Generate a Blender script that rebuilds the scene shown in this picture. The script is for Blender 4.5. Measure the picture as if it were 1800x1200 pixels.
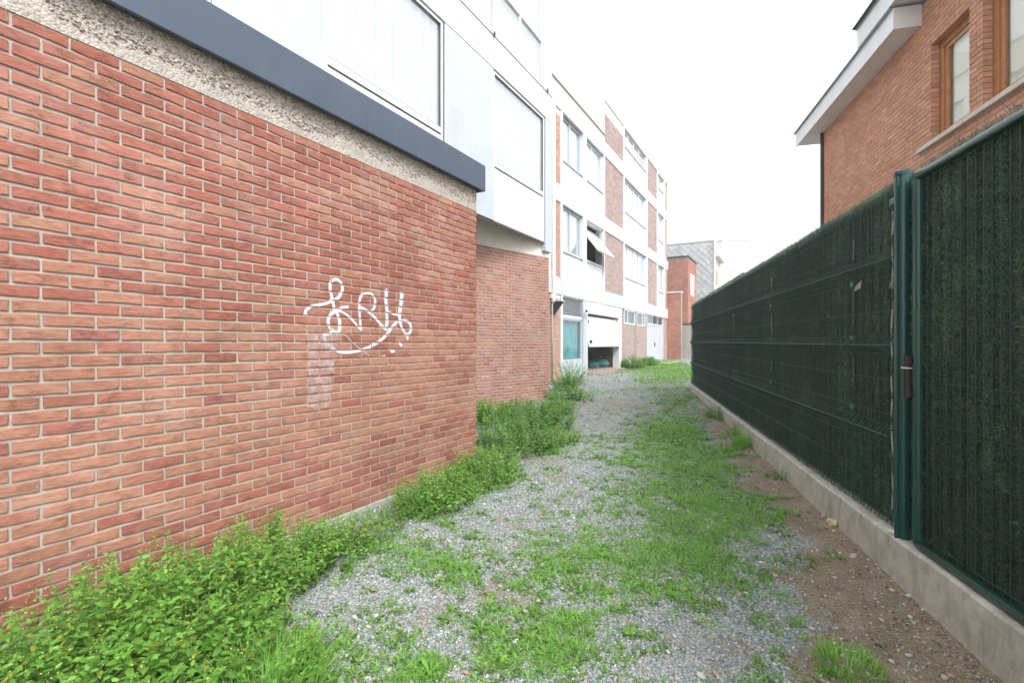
import bpy, math, random
import numpy as np
from mathutils import Vector
R = math.radians
for o in list(bpy.data.objects): bpy.data.objects.remove(o)
scene = bpy.context.scene
C = scene.collection
rnd = random.Random(7); rng = np.random.default_rng(11)

# ------------------------------------------------------------------ camera, world, sun, exposure
CZ = 1.39                      # camera height
FP = 850.0                     # focal length in photo pixels (1800 wide)
HY = 605.0                     # horizon row
cam_d = bpy.data.cameras.new('camera'); cam = bpy.data.objects.new('camera', cam_d); C.objects.link(cam)
cam.location = (0, 0, CZ); cam.rotation_euler = (R(90), 0, 0)
cam_d.lens = 36.0 * FP / 1800; cam_d.sensor_width = 36; cam_d.shift_y = -(HY - 600) / 1800 * -1
cam_d.clip_start = 0.02; cam_d.clip_end = 600
scene.camera = cam
SUN_EL = R(48); SUN_AZ = math.atan2(0.45, -0.75)       # compass style: angle from +Y towards +X
w = bpy.data.worlds.new('World'); scene.world = w; w.use_nodes = True
nt = w.node_tree; nt.nodes.clear()
sky = nt.nodes.new('ShaderNodeTexSky'); sky.sky_type = 'NISHITA'; sky.sun_disc = False
sky.sun_elevation = SUN_EL; sky.sun_rotation = SUN_AZ; sky.dust_density = 4.0; sky.air_density = 1.0
hs = nt.nodes.new('ShaderNodeHueSaturation'); hs.inputs['Saturation'].default_value = 0.16; hs.inputs['Value'].default_value = 1.0
mx = nt.nodes.new('ShaderNodeMix'); mx.data_type = 'RGBA'; mx.inputs[0].default_value = 0.5
mx.inputs[7].default_value = (7.6, 7.9, 8.2, 1)       # thin even overcast
bg = nt.nodes.new('ShaderNodeBackground'); bg.inputs['Strength'].default_value = 0.15
wo = nt.nodes.new('ShaderNodeOutputWorld')
nt.links.new(sky.outputs[0], hs.inputs['Color']); nt.links.new(hs.outputs[0], mx.inputs[6])
nt.links.new(mx.outputs[2], bg.inputs['Color']); nt.links.new(bg.outputs[0], wo.inputs[0])
sd = bpy.data.lights.new('sun', 'SUN'); sun = bpy.data.objects.new('sun', sd); C.objects.link(sun)
sd.energy = 1.2; sd.angle = R(16); sd.color = (1.0, 0.965, 0.92)
sv = Vector((math.sin(SUN_AZ) * math.cos(SUN_EL), math.cos(SUN_AZ) * math.cos(SUN_EL), math.sin(SUN_EL)))
sun.rotation_euler = sv.to_track_quat('Z', 'Y').to_euler(); sun.location = (0, -5, 12)
scene.view_settings.view_transform = 'Standard'; scene.view_settings.look = 'None'
scene.view_settings.exposure = 1.05; scene.view_settings.gamma = 1.0
try: scene.view_settings.use_curve_mapping = False
except Exception: pass
scene.cycles.max_bounces = 7; scene.cycles.transparent_max_bounces = 10

# ------------------------------------------------------------------ helpers
def tag(o, label=None, cat=None, group=None, kind=None):
    if label: o['label'] = label
    if cat: o['category'] = cat
    if group: o['group'] = group
    if kind: o['kind'] = kind
    return o
def empty(name, loc, rz, label, cat, group=None):
    o = bpy.data.objects.new(name, None); C.objects.link(o); o.empty_display_size = .2
    o.location = loc; o.rotation_euler = (0, 0, rz)
    return tag(o, label, cat, group)

class MB:
    """collects geometry, build() links it as one mesh object"""
    def __init__(s): s.v = []; s.f = []; s.c = []; s.n = 0
    def add(s, vs, fs, col=None):
        vs = np.asarray(vs, float).reshape(-1, 3)
        s.v.append(vs); s.f += [tuple(i + s.n for i in f) for f in fs]
        s.c.append(np.tile(np.array(col if col is not None else (1, 1, 1), float)[:3], (len(vs), 1)))
        s.n += len(vs); return s
    def box(s, x0, x1, y0, y1, z0, z1, col=None):
        x0, x1 = min(x0, x1), max(x0, x1); y0, y1 = min(y0, y1), max(y0, y1); z0, z1 = min(z0, z1), max(z0, z1)
        vs = [(x0,y0,z0),(x1,y0,z0),(x1,y1,z0),(x0,y1,z0),(x0,y0,z1),(x1,y0,z1),(x1,y1,z1),(x0,y1,z1)]
        return s.add(vs, [(0,3,2,1),(4,5,6,7),(0,1,5,4),(1,2,6,5),(2,3,7,6),(3,0,4,7)], col)
    def tube(s, pts, r, n=8, col=None, cap=True):
        pts = [Vector(p) for p in pts]; rs = r if isinstance(r, (list, tuple)) else [r] * len(pts)
        vs = []; fs = []
        for i, p in enumerate(pts):
            d = (pts[min(i + 1, len(pts) - 1)] - pts[max(i - 1, 0)]).normalized()
            a = d.cross(Vector((0, 0, 1)));
            if a.length < 1e-3: a = d.cross(Vector((1, 0, 0)))
            a.normalize(); b = d.cross(a)
            for k in range(n):
                t = 2 * math.pi * k / n
                vs.append(p + (a * math.cos(t) + b * math.sin(t)) * rs[i])
        for i in range(len(pts) - 1):
            for k in range(n):
                q = (k + 1) % n
                fs.append((i*n+k, (i+1)*n+k, (i+1)*n+q, i*n+q))
        if cap: fs += [tuple(range(n)), tuple(reversed(range((len(pts)-1)*n, len(pts)*n)))]
        return s.add([tuple(v) for v in vs], fs, col)
    def build(s, name, mat, parent=None, kind=None, label=None, smooth=False, zfun=None, bev=0):
        me = bpy.data.meshes.new(name); V = np.vstack(s.v) if s.v else np.zeros((0, 3))
        if zfun is not None: V = V.copy(); V[:, 2] += zfun(V[:, 0])
        me.from_pydata(V.tolist(), [], s.f)
        ca = me.color_attributes.new('Col', 'FLOAT_COLOR', 'POINT')
        cc = np.ones((len(V), 4)); cc[:, :3] = np.vstack(s.c); ca.data.foreach_set('color', cc.ravel())
        return link(name, me, mat, parent, kind, label, smooth, bev)
def link(name, me, mat, parent=None, kind=None, label=None, smooth=False, bev=0):
    if mat is not None and not me.materials: me.materials.append(mat)
    if smooth: me.polygons.foreach_set('use_smooth', [True] * len(me.polygons))
    o = bpy.data.objects.new(name, me); C.objects.link(o); o.parent = parent
    if kind: o['kind'] = kind
    if label: o['label'] = label
    if bev:
        b = o.modifiers.new('bevel', 'BEVEL'); b.width = bev; b.segments = 2; b.limit_method = 'ANGLE'
    return o
def big(name, V, F, colr, mat, parent=None, kind=None, smooth=False):
    """fast numpy mesh: F is (n,k) with constant k"""
    me = bpy.data.meshes.new(name); V = np.ascontiguousarray(V, dtype=np.float32); F = np.ascontiguousarray(F, dtype=np.int32)
    n, k = F.shape
    me.vertices.add(len(V)); me.vertices.foreach_set('co', V.ravel())
    me.loops.add(n * k); me.loops.foreach_set('vertex_index', F.ravel())
    me.polygons.add(n); me.polygons.foreach_set('loop_start', np.arange(0, n * k, k, dtype=np.int32))
    try: me.polygons.foreach_set('loop_total', np.full(n, k, dtype=np.int32))
    except Exception: pass
    if smooth: me.polygons.foreach_set('use_smooth', np.ones(n, dtype=bool))
    me.update(calc_edges=True); me.validate()
    if colr is not None:
        ca = me.color_attributes.new('Col', 'FLOAT_COLOR', 'POINT')
        cc = np.ones((len(V), 4), dtype=np.float32); cc[:, :3] = colr; ca.data.foreach_set('color', cc.ravel())
    return link(name, me, mat, parent, kind)

# ------------------------------------------------------------------ materials
def N(nt, t, **kw):
    n = nt.nodes.new(t)
    for k, v in kw.items(): setattr(n, k, v)
    return n
def mat(name, col=(.5,.5,.5), rough=.6, var=.12, scale=6, bump=0, bscale=60, metal=0, attr=None, spec=.5, dirt=None, streak=0, coat=0):
    m = bpy.data.materials.new(name); m.use_nodes = True; nt = m.node_tree; L = nt.links
    b = nt.nodes['Principled BSDF']; b.inputs['Roughness'].default_value = rough; b.inputs['Metallic'].default_value = metal
    b.inputs['Specular IOR Level'].default_value = spec
    if coat: b.inputs['Coat Weight'].default_value = coat
    geo = N(nt, 'ShaderNodeNewGeometry')
    if attr == 'vert': src = N(nt, 'ShaderNodeVertexColor', layer_name='Col').outputs[0]
    elif attr == 'obj': src = N(nt, 'ShaderNodeObjectInfo').outputs['Color']
    else:
        rgb = N(nt, 'ShaderNodeRGB'); rgb.outputs[0].default_value = (*col, 1); src = rgb.outputs[0]
    if attr and col != (1, 1, 1) and col != (.5, .5, .5):
        mu = N(nt, 'ShaderNodeMix', data_type='RGBA', blend_type='MULTIPLY'); mu.inputs[0].default_value = 1
        L.new(src, mu.inputs[6]); mu.inputs[7].default_value = (*col, 1); src = mu.outputs[2]
    if var:
        nz = N(nt, 'ShaderNodeTexNoise'); nz.inputs['Scale'].default_value = scale; nz.inputs['Detail'].default_value = 8; nz.inputs['Roughness'].default_value = .65
        L.new(geo.outputs['Position'], nz.inputs['Vector'])
        mr = N(nt, 'ShaderNodeMapRange'); mr.inputs['From Min'].default_value = .3; mr.inputs['From Max'].default_value = .7
        mr.inputs['To Min'].default_value = 1 - var; mr.inputs['To Max'].default_value = 1 + var
        L.new(nz.outputs[0], mr.inputs[0])
        mu = N(nt, 'ShaderNodeVectorMath', operation='SCALE'); L.new(src, mu.inputs[0]); L.new(mr.outputs[0], mu.inputs['Scale']); src = mu.outputs[0]
    if dirt:
        nz = N(nt, 'ShaderNodeTexNoise'); nz.inputs['Scale'].default_value = dirt[1]; nz.inputs['Detail'].default_value = 10; nz.inputs['Roughness'].default_value = .7
        vm = N(nt, 'ShaderNodeVectorMath', operation='MULTIPLY'); vm.inputs[1].default_value = (1, 1, streak if streak else 1)
        L.new(geo.outputs['Position'], vm.inputs[0]); L.new(vm.outputs[0], nz.inputs['Vector'])
        mr = N(nt, 'ShaderNodeMapRange'); mr.inputs['From Min'].default_value = .48; mr.inputs['From Max'].default_value = .72
        mr.inputs['To Max'].default_value = dirt[2]; L.new(nz.outputs[0], mr.inputs[0])
        mu = N(nt, 'ShaderNodeMix', data_type='RGBA'); L.new(mr.outputs[0], mu.inputs[0]); L.new(src, mu.inputs[6]); mu.inputs[7].default_value = (*dirt[0], 1); src = mu.outputs[2]
    L.new(src, b.inputs['Base Color'])
    if bump:
        nz = N(nt, 'ShaderNodeTexNoise'); nz.inputs['Scale'].default_value = bscale; nz.inputs['Detail'].default_value = 6; nz.inputs['Roughness'].default_value = .7
        L.new(geo.outputs['Position'], nz.inputs['Vector'])
        bp = N(nt, 'ShaderNodeBump'); bp.inputs['Strength'].default_value = 1; bp.inputs['Distance'].default_value = bump
        L.new(nz.outputs[0], bp.inputs['Height']); L.new(bp.outputs[0], b.inputs['Normal'])
    return m
def brick_mat(name, attr, tint=(1,1,1), rowtone=0):
    m = bpy.data.materials.new(name); m.use_nodes = True; nt = m.node_tree; L = nt.links
    b = nt.nodes['Principled BSDF']; b.inputs['Roughness'].default_value = .86; b.inputs['Specular IOR Level'].default_value = .25
    geo = N(nt, 'ShaderNodeNewGeometry')
    src = N(nt, 'ShaderNodeVertexColor', layer_name='Col').outputs[0] if attr == 'vert' else N(nt, 'ShaderNodeObjectInfo').outputs['Color']
    def noise(sc, det, vec, ro=.65):
        n = N(nt, 'ShaderNodeTexNoise'); n.inputs['Scale'].default_value = sc; n.inputs['Detail'].default_value = det; n.inputs['Roughness'].default_value = ro
        L.new(vec, n.inputs['Vector']); return n.outputs[0]
    def mrange(x, a, b_, c, d):
        r = N(nt, 'ShaderNodeMapRange'); r.inputs['From Min'].default_value = a; r.inputs['From Max'].default_value = b_; r.inputs['To Min'].default_value = c; r.inputs['To Max'].default_value = d
        L.new(x, r.inputs[0]); return r.outputs[0]
    P = geo.outputs['Position']
    st = N(nt, 'ShaderNodeVectorMath', operation='MULTIPLY'); st.inputs[1].default_value = (1, 1, 3.2); L.new(P, st.inputs[0])
    st2 = N(nt, 'ShaderNodeVectorMath', operation='MULTIPLY'); st2.inputs[1].default_value = (1, 1, 6.5); L.new(P, st2.inputs[0])
    n1 = noise(22, 8, st.outputs[0]); n2 = noise(11, 6, st2.outputs[0], .8); nL_ = noise(1.1, 4, P); n3 = noise(2.2, 5, P); n4 = noise(170, 3, P)
    sc = N(nt, 'ShaderNodeVectorMath', operation='SCALE'); L.new(src, sc.inputs[0]); L.new(mrange(n1, .25, .75, .72, 1.28), sc.inputs['Scale'])
    # sandy pale bloom patches
    mA = N(nt, 'ShaderNodeMix', data_type='RGBA'); L.new(mrange(n3, .5, .75, 0, .36), mA.inputs[0]); L.new(sc.outputs[0], mA.inputs[6]); mA.inputs[7].default_value = (.50, .36, .30, 1)
    # dark creases
    ab = N(nt, 'ShaderNodeMath', operation='SUBTRACT'); ab.inputs[1].default_value = .5; L.new(n2, ab.inputs[0])
    a2 = N(nt, 'ShaderNodeMath', operation='ABSOLUTE'); L.new(ab.outputs[0], a2.inputs[0])
    gate = mrange(noise(9, 2, P), .5, .62, 0, 1)
    cr = N(nt, 'ShaderNodeMath', operation='MULTIPLY'); L.new(mrange(a2.outputs[0], 0, .010, .32, 0), cr.inputs[0]); L.new(gate, cr.inputs[1])
    mB = N(nt, 'ShaderNodeMix', data_type='RGBA'); L.new(cr.outputs[0], mB.inputs[0]); L.new(mA.outputs[2], mB.inputs[6]); mB.inputs[7].default_value = (.10, .045, .035, 1)
    # light grit specks
    mC = N(nt, 'ShaderNodeMix', data_type='RGBA'); L.new(mrange(n4, .68, .78, 0, .45), mC.inputs[0]); L.new(mB.outputs[2], mC.inputs[6]); mC.inputs[7].default_value = (.6, .5, .42, 1)
    tn = N(nt, 'ShaderNodeMix', data_type='RGBA', blend_type='MULTIPLY'); tn.inputs[0].default_value = 1; lg = N(nt, 'ShaderNodeVectorMath', operation='SCALE'); L.new(mC.outputs[2], lg.inputs[0]); L.new(mrange(nL_, .3, .7, .88, 1.10), lg.inputs['Scale']); L.new(lg.outputs[0], tn.inputs[6]); tn.inputs[7].default_value = (*tint, 1)
    L.new(tn.outputs[2], b.inputs['Base Color'])
    h = N(nt, 'ShaderNodeMath', operation='MULTIPLY_ADD'); L.new(cr.outputs[0], h.inputs[0]); h.inputs[1].default_value = -1.2; L.new(n1, h.inputs[2])
    bp = N(nt, 'ShaderNodeBump'); bp.inputs['Distance'].default_value = .006; bp.inputs['Strength'].default_value = .9
    L.new(h.outputs[0], bp.inputs['Height'])
    bp2 = N(nt, 'ShaderNodeBump'); bp2.inputs['Distance'].default_value = .0015; L.new(n4, bp2.inputs['Height']); L.new(bp.outputs[0], bp2.inputs['Normal'])
    L.new(bp2.outputs[0], b.inputs['Normal'])
    return m
def leaf_mat(name, tint=(1,1,1), trans=.35, rough=.45):
    m = bpy.data.materials.new(name); m.use_nodes = True; nt = m.node_tree; L = nt.links
    b = nt.nodes['Principled BSDF']; b.inputs['Roughness'].default_value = rough; b.inputs['Specular IOR Level'].default_value = .35
    vc = N(nt, 'ShaderNodeVertexColor', layer_name='Col'); geo = N(nt, 'ShaderNodeNewGeometry')
    nz = N(nt, 'ShaderNodeTexNoise'); nz.inputs['Scale'].default_value = 30; L.new(geo.outputs['Position'], nz.inputs['Vector'])
    mr = N(nt, 'ShaderNodeMapRange'); mr.inputs['To Min'].default_value = .8; mr.inputs['To Max'].default_value = 1.2; L.new(nz.outputs[0], mr.inputs[0])
    sc = N(nt, 'ShaderNodeVectorMath', operation='SCALE'); L.new(vc.outputs[0], sc.inputs[0]); L.new(mr.outputs[0], sc.inputs['Scale'])
    mu = N(nt, 'ShaderNodeMix', data_type='RGBA', blend_type='MULTIPLY'); mu.inputs[0].default_value = 1; L.new(sc.outputs[0], mu.inputs[6]); mu.inputs[7].default_value = (*tint, 1)
    L.new(mu.outputs[2], b.inputs['Base Color'])
    t = N(nt, 'ShaderNodeBsdfTranslucent'); L.new(mu.outputs[2], t.inputs[0])
    ms = N(nt, 'ShaderNodeMixShader'); ms.inputs[0].default_value = trans
    L.new(b.outputs[0], ms.inputs[1]); L.new(t.outputs[0], ms.inputs[2]); L.new(ms.outputs[0], nt.nodes['Material Output'].inputs[0])
    return m
def glass_mat(name, tint=(.9,.95,.97), refl=.25):
    m = bpy.data.materials.new(name); m.use_nodes = True; nt = m.node_tree; L = nt.links; nt.nodes.remove(nt.nodes['Principled BSDF'])
    tr = N(nt, 'ShaderNodeBsdfTransparent'); tr.inputs[0].default_value = (*tint, 1)
    gl = N(nt, 'ShaderNodeBsdfGlossy'); gl.inputs['Roughness'].default_value = .03
    fr = N(nt, 'ShaderNodeFresnel'); fr.inputs[0].default_value = 1.5
    ad = N(nt, 'ShaderNodeMath', operation='ADD', use_clamp=True); ad.inputs[1].default_value = refl; L.new(fr.outputs[0], ad.inputs[0])
    geo = N(nt, 'ShaderNodeNewGeometry'); nz = N(nt, 'ShaderNodeTexNoise'); nz.inputs['Scale'].default_value = 1.3; L.new(geo.outputs['Position'], nz.inputs['Vector'])
    bp = N(nt, 'ShaderNodeBump'); bp.inputs['Distance'].default_value = .01; bp.inputs['Strength'].default_value = .3; L.new(nz.outputs[0], bp.inputs['Height']); L.new(bp.outputs[0], gl.inputs['Normal'])
    bf = N(nt, 'ShaderNodeMath', operation='SUBTRACT'); bf.inputs[0].default_value = 1; L.new(geo.outputs['Backfacing'], bf.inputs[1]); m0 = N(nt, 'ShaderNodeMath', operation='MULTIPLY'); L.new(ad.outputs[0], m0.inputs[0]); L.new(bf.outputs[0], m0.inputs[1])
    ms = N(nt, 'ShaderNodeMixShader'); L.new(m0.outputs[0], ms.inputs[0]); L.new(tr.outputs[0], ms.inputs[1]); L.new(gl.outputs[0], ms.inputs[2])
    L.new(ms.outputs[0], nt.nodes['Material Output'].inputs[0]); return m

M = {}
M['brick_obj'] = brick_mat('red_brick', 'obj'); M['brick_v'] = brick_mat('red_brick_joined', 'vert')
M['mortar'] = mat('mortar', (.50, .46, .41), .95, .18, 12, .004, 140, dirt=((.25,.23,.2), 3, .5))
M['mortar_dark'] = mat('mortar_warm', (.33, .29, .25), .95, .15, 12, .003, 140)
M['concrete'] = mat('grey_concrete', (.42, .41, .38), .9, .16, 5, .003, 70, dirt=((.24,.23,.2), 4, .6), streak=.3)
M['beam_concrete'] = mat('pebbly_concrete', (.78, .76, .70), .9, .14, 40, .004, 80, dirt=((.62,.59,.52), 7, .6))
M['pale_concrete'] = mat('pale_concrete', (.66, .665, .66), .9, .08, 6, .003, 70, dirt=((.48,.48,.46), 5, .5), streak=.35)
M['brick_far'] = mat('distant_brick', (1, 1, 1), .9, .06, 9, attr='vert')
M['unlit_wall'] = mat('unlit_garage_wall', (.07, .068, .065), .9, .3, 2)  # darkened colour stands in for the gloom of the unlit garage
M['plinth'] = mat('cast_concrete', (.46, .44, .39), .92, .2, 9, .006, 45, dirt=((.20,.20,.135), 9, .8), streak=.45)
M['fascia'] = mat('slate_blue_metal', (.070, .095, .138), .42, .05, 3, dirt=((.16,.18,.2), 2, .25), streak=.4)
M['white_panel'] = mat('white_enamel_panel', (.50, .55, .61), .45, .06, 2, dirt=((.44,.46,.46), 2.2, .4), streak=.18)
M['white_paint'] = mat('white_paint', (.74, .75, .75), .5, .05, 3, dirt=((.5,.5,.47), 3, .45), streak=.2)
M['off_white'] = mat('off_white_render', (.74, .75, .74), .8, .06, 2, .002, 50, dirt=((.58,.58,.56), 1.5, .35), streak=.3)
M['alu'] = mat('aluminium', (.60, .62, .64), .35, .05, 8, metal=.4)
M['dark_gap'] = mat('dark_rubber_gap', (.03, .033, .037), .7, .1)
M['grey_metal'] = mat('grey_painted_metal', (.50, .54, .58), .5, .06, 3, dirt=((.38,.4,.42), 2, .4), streak=.25)
M['grey_band'] = mat('grey_green_panel', (.56, .60, .58), .6, .06, 3, dirt=((.42,.45,.42), 2, .5), streak=.25)
M['curtain'] = mat('white_curtain', (.68, .76, .83), .9, .05, 3)
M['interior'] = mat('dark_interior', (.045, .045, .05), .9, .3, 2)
M['glass'] = glass_mat('window_glass', (.96, .98, .99), .38)
M['glass_teal'] = glass_mat('teal_glass', (.62, .84, .86), .10)
M['edge_grey'] = mat('grey_roof_edge', (.30,.31,.33), .6, .1)
M['teal_back'] = mat('teal_film', (.36, .60, .62), .5, .35, 2.5)
M['green_metal'] = mat('green_powder_coat', (.008, .056, .046), .22, .08, 8, spec=.5, dirt=((.015,.05,.045), 4, .4))
M['green_wire'] = mat('green_wire', (.013, .052, .044), .45, .1, 20)
M['hedge'] = leaf_mat('plastic_needles', trans=.08, rough=.55)
M['hedge_back'] = mat('hedge_backing', (.010, .024, .017), .9, .4, 12, .004, 80)
M['wood'] = mat('varnished_wood', (.42, .175, .06), .4, .2, 14, .0006, 90, coat=.2)
M['soffit'] = mat('soffit_paint', (.74, .72, .70), .8, .05, 2)
M['sill'] = mat('blue_stone_sill', (.58, .52, .46), .8, .12, 9, .001, 100)
M['blind'] = mat('pale_blind', (.80,.78,.71), .9, .05, 1)
M['edge_grey'] = mat('grey_roof_edge', (.30,.31,.33), .6, .1)
M['roof'] = mat('dark_roof_tiles', (.09, .075, .07), .8, .3, 6, .01, 20)
M['leaf'] = leaf_mat('weed_leaves', tint=(1.24, 1.32, 1.10), trans=.42)
M['stem'] = mat('weed_stems', (.14, .2, .06), .7, .2)
M['stone'] = mat('gravel_stone', (1, 1, 1), .8, .22, 90, .002, 200, attr='vert')
M['rust'] = mat('rusty_metal', (.035, .018, .016), .7, .4, 40)
M['cable'] = mat('grey_cable', (.35, .34, .33), .6, .1)
M['bag'] = mat('teal_plastic_bag', (.06, .24, .23), .3, .35, 8, .02, 12)
M['paint'] = mat('white_spray_paint', (.66, .67, .71), .6, .07, 40)
M['cream'] = mat('cream_render', (.62, .58, .50), .9, .06, 1)
M['slate'] = mat('slate_cladding', (1, 1, 1), .8, .15, 3, attr='vert')
def aggregate_mat():
    m = mat('exposed_aggregate', (.50, .47, .42), .9, .2, 8, .004, 60)
    nt = m.node_tree; L = nt.links; b = nt.nodes['Principled BSDF']
    geo = N(nt, 'ShaderNodeNewGeometry'); vo = N(nt, 'ShaderNodeTexVoronoi'); vo.inputs['Scale'].default_value = 75
    L.new(geo.outputs['Position'], vo.inputs['Vector'])
    bw = N(nt, 'ShaderNodeRGBToBW'); L.new(vo.outputs['Color'], bw.inputs[0])
    cr = N(nt, 'ShaderNodeValToRGB'); L.new(bw.outputs[0], cr.inputs[0])
    e = cr.color_ramp.elements; e[0].position = .2; e[0].color = (.17,.12,.085,1); e[1].position = .8; e[1].color = (.58,.52,.44,1)
    k = e.new(.5); k.color = (.40,.34,.27,1)
    mx = N(nt, 'ShaderNodeMix', data_type='RGBA'); mx.inputs[0].default_value = .35
    old = b.inputs['Base Color'].links[0].from_socket; L.new(old, mx.inputs[6]); L.new(cr.outputs[0], mx.inputs[7]); L.new(mx.outputs[2], b.inputs['Base Color'])
    bp = N(nt, 'ShaderNodeBump'); bp.invert = True; bp.inputs['Distance'].default_value = .006; L.new(vo.outputs['Distance'], bp.inputs['Height']); L.new(bp.outputs[0], b.inputs['Normal'])
    return m
M['aggregate'] = aggregate_mat()
def faded_mat():
    m = mat('faded_pink_overpaint', (.62, .44, .41), .8, .12, 20); nt = m.node_tree; L = nt.links
    out = nt.nodes['Material Output']; b = nt.nodes['Principled BSDF']; tr = N(nt, 'ShaderNodeBsdfTransparent'); ms = N(nt, 'ShaderNodeMixShader')
    geo = N(nt, 'ShaderNodeNewGeometry'); nz = N(nt, 'ShaderNodeTexNoise'); nz.inputs['Scale'].default_value = 14; nz.inputs['Detail'].default_value = 6; L.new(geo.outputs['Position'], nz.inputs['Vector'])
    mr = N(nt, 'ShaderNodeMapRange'); mr.inputs['From Min'].default_value = .35; mr.inputs['From Max'].default_value = .65; mr.inputs['To Min'].default_value = .3; mr.inputs['To Max'].default_value = .72; L.new(nz.outputs[0], mr.inputs[0])
    L.new(mr.outputs[0], ms.inputs[0]); L.new(tr.outputs[0], ms.inputs[1]); L.new(b.outputs[0], ms.inputs[2]); L.new(ms.outputs[0], out.inputs[0]); return m
M['faded'] = faded_mat()

# ------------------------------------------------------------------ frames along walls
class Fr:
    """plane standing on the ground: local x along the wall, local y into the building"""
    def __init__(s, p, e):
        l = math.hypot(*e); s.p = p; s.e = (e[0] / l, e[1] / l); s.a = math.atan2(s.e[1], s.e[0]); s.nin = (-s.e[1], s.e[0])
    def s(s, px, y=0):
        m = (px - 900) / FP; x0 = s.p[0] + s.nin[0] * y; y0 = s.p[1] + s.nin[1] * y
        return (m * y0 - x0) / (s.e[0] - m * s.e[1])
    def w(s, x, y=0): return (s.p[0] + s.e[0]*x + s.nin[0]*y, s.p[1] + s.e[1]*x + s.nin[1]*y)
    def h(s, px, py, y=0):                       # height above ground datum of a point seen on the plane
        return CZ + (HY - py) * s.w(s.s(px, y), y)[1] / FP
dl = (480, 850); nL = math.hypot(*dl)
def left_frame(K): D = K / nL; return Fr((-.8709 * D, .4918 * D), dl)
def right_frame(K): D = K / math.hypot(212, 850); return Fr((.9703 * D, -.242 * D), (-212, -850))
F1 = left_frame(2857)          # ground floor extension
F3 = left_frame(4431)          # upper facade behind it
F4 = left_frame(5933)          # apartment block
F2 = Fr((-.67, 9.18), (1.488, 1.52))
FF = right_frame(1262)         # fence
FH = right_frame(3336)         # house on the right
def H(h): return CZ + h

# ------------------------------------------------------------------ ground
def fence_x(y): return .2494 * y + 1.485
def qf(x, y): return (fence_x(y) - x) * .9703
def gz(x, y):
    x = np.asarray(x, float); y = np.asarray(y, float)
    z = .018 * np.clip(y, -3, 30)
    q = qf(x, y); bank = .045 * np.exp(-(q / .3) ** 2) * np.where(y < 12.6, 1, 0)
    z = z + bank + .008 * np.sin(3.1 * x + 1.3 * y) * np.sin(2.3 * y - x) + .004 * np.sin(11 * x + 3 * y) * np.sin(9 * y + 2 * x)
    return z
def vnoise(x, y, s, seed=0):
    x = np.asarray(x) * s + 100; y = np.asarray(y) * s + 100
    xi = np.floor(x).astype(int); yi = np.floor(y).astype(int); fx = x - xi; fy = y - yi
    fx = fx*fx*(3-2*fx); fy = fy*fy*(3-2*fy)
    def h(a, b):
        n = (a * 374761393 + b * 668265263 + seed * 974711) & 0x7fffffff
        n = ((n ^ (n >> 13)) * 1274126177) & 0x7fffffff
        return ((n ^ (n >> 16)) & 0xffff) / 65535.0
    return (h(xi,yi)*(1-fx)+h(xi+1,yi)*fx)*(1-fy) + (h(xi,yi+1)*(1-fx)+h(xi+1,yi+1)*fx)*fy
def fbm(x, y, s, seed=0): return vnoise(x,y,s,seed)*.5 + vnoise(x,y,s*2.1,seed+1)*.3 + vnoise(x,y,s*4.3,seed+2)*.2
def topx(x, y):
    y_ = np.maximum(y, .4); return 900 + FP * x / y_, HY + FP * (CZ - gz(x, y)) / y_
DW = ([0, 1.9, 2.9, 3.9, 5.6, 8, 12, 13], [.9, .8, .55, .55, .42, .28, .12, 0])
def dirt(x, y):
    q = qf(x, y); wd = np.interp(y, *DW)
    d = np.clip((wd + (fbm(x, y, 2.5, 5) - .5) * .7 - q) / .15, 0, 1) * (q > -.3) * (y < 13)
    d = np.maximum(d, .65 * np.clip((fbm(x, y, 2.2, 9) - .57) / .12, 0, 1))
    return d
BL = [(1250,930,110,60,1),(1230,860,95,50,1),(1200,800,85,40,1),(1180,750,70,30,.9),(1200,700,52,20,.9),(1175,662,60,14,.95),(1140,646,70,9,.8),
 (950,1000,130,50,.72),(1100,960,120,50,.7),(840,1080,60,35,.5),(1010,1090,110,34,.72),(760,990,60,22,.85),(930,1150,110,35,.68),(1200,1000,100,45,.75),
 (1350,1000,60,25,.6),(1110,860,60,30,.45),(1130,1050,55,30,.5),(1470,1180,60,25,1.1),(1400,1080,50,14,.4),(860,1120,50,30,.55),(730,1190,60,22,.8),(1340,900,60,30,.55),
 (1470,978,28,15,1),(680,955,70,22,1),(740,905,60,20,.8),(860,850,80,20,.9),(960,790,40,20,1),(990,710,24,30,1),(1040,692,26,8,.35),(1090,800,40,25,.4),(1300,790,30,12,.6),
 (500,1180,60,30,1.1),(300,1150,300,60,1),(1240,1140,60,12,.35),(1160,1190,60,15,.3),(620,1000,40,12,.5)]
def green(x, y):
    px, py = topx(x, y); g = np.zeros_like(px)
    for a, b, sx, sy, am in BL: g = g + am * np.exp(-((px-a)/sx)**2 - ((py-b)/sy)**2)
    off = (y < 1.7)
    g = np.where(off, .45 * (qf(x, y) < 3.0), g)
    g = np.where((y > 12.2) & (y < 27) & (x > 7 + (y-20)*.55), np.maximum(g, .7), g)
    g = g * .90 + .06*(y < 7) + (fbm(x, y, 3.2, 21) - .5) * .75 + (fbm(x, y, 9, 31) - .5) * 1.5
    d = dirt(x, y)
    return np.clip(g - .55 * d * (g < .9), 0, 1.2)
xs = np.concatenate([np.linspace(-60,-4,12), np.arange(-3.4, 5.6, .055), np.linspace(5.8, 14, 30), np.linspace(16, 90, 14)])
ys = np.concatenate([np.linspace(-25, .5, 12), np.arange(.7, 8, .055), np.arange(8, 14, .11), np.arange(14.2, 32, .4), np.linspace(34, 220, 16)])
X, Y = np.meshgrid(xs, ys); Z = gz(X, Y)
V = np.stack([X, Y, Z], -1).reshape(-1, 3)
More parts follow.
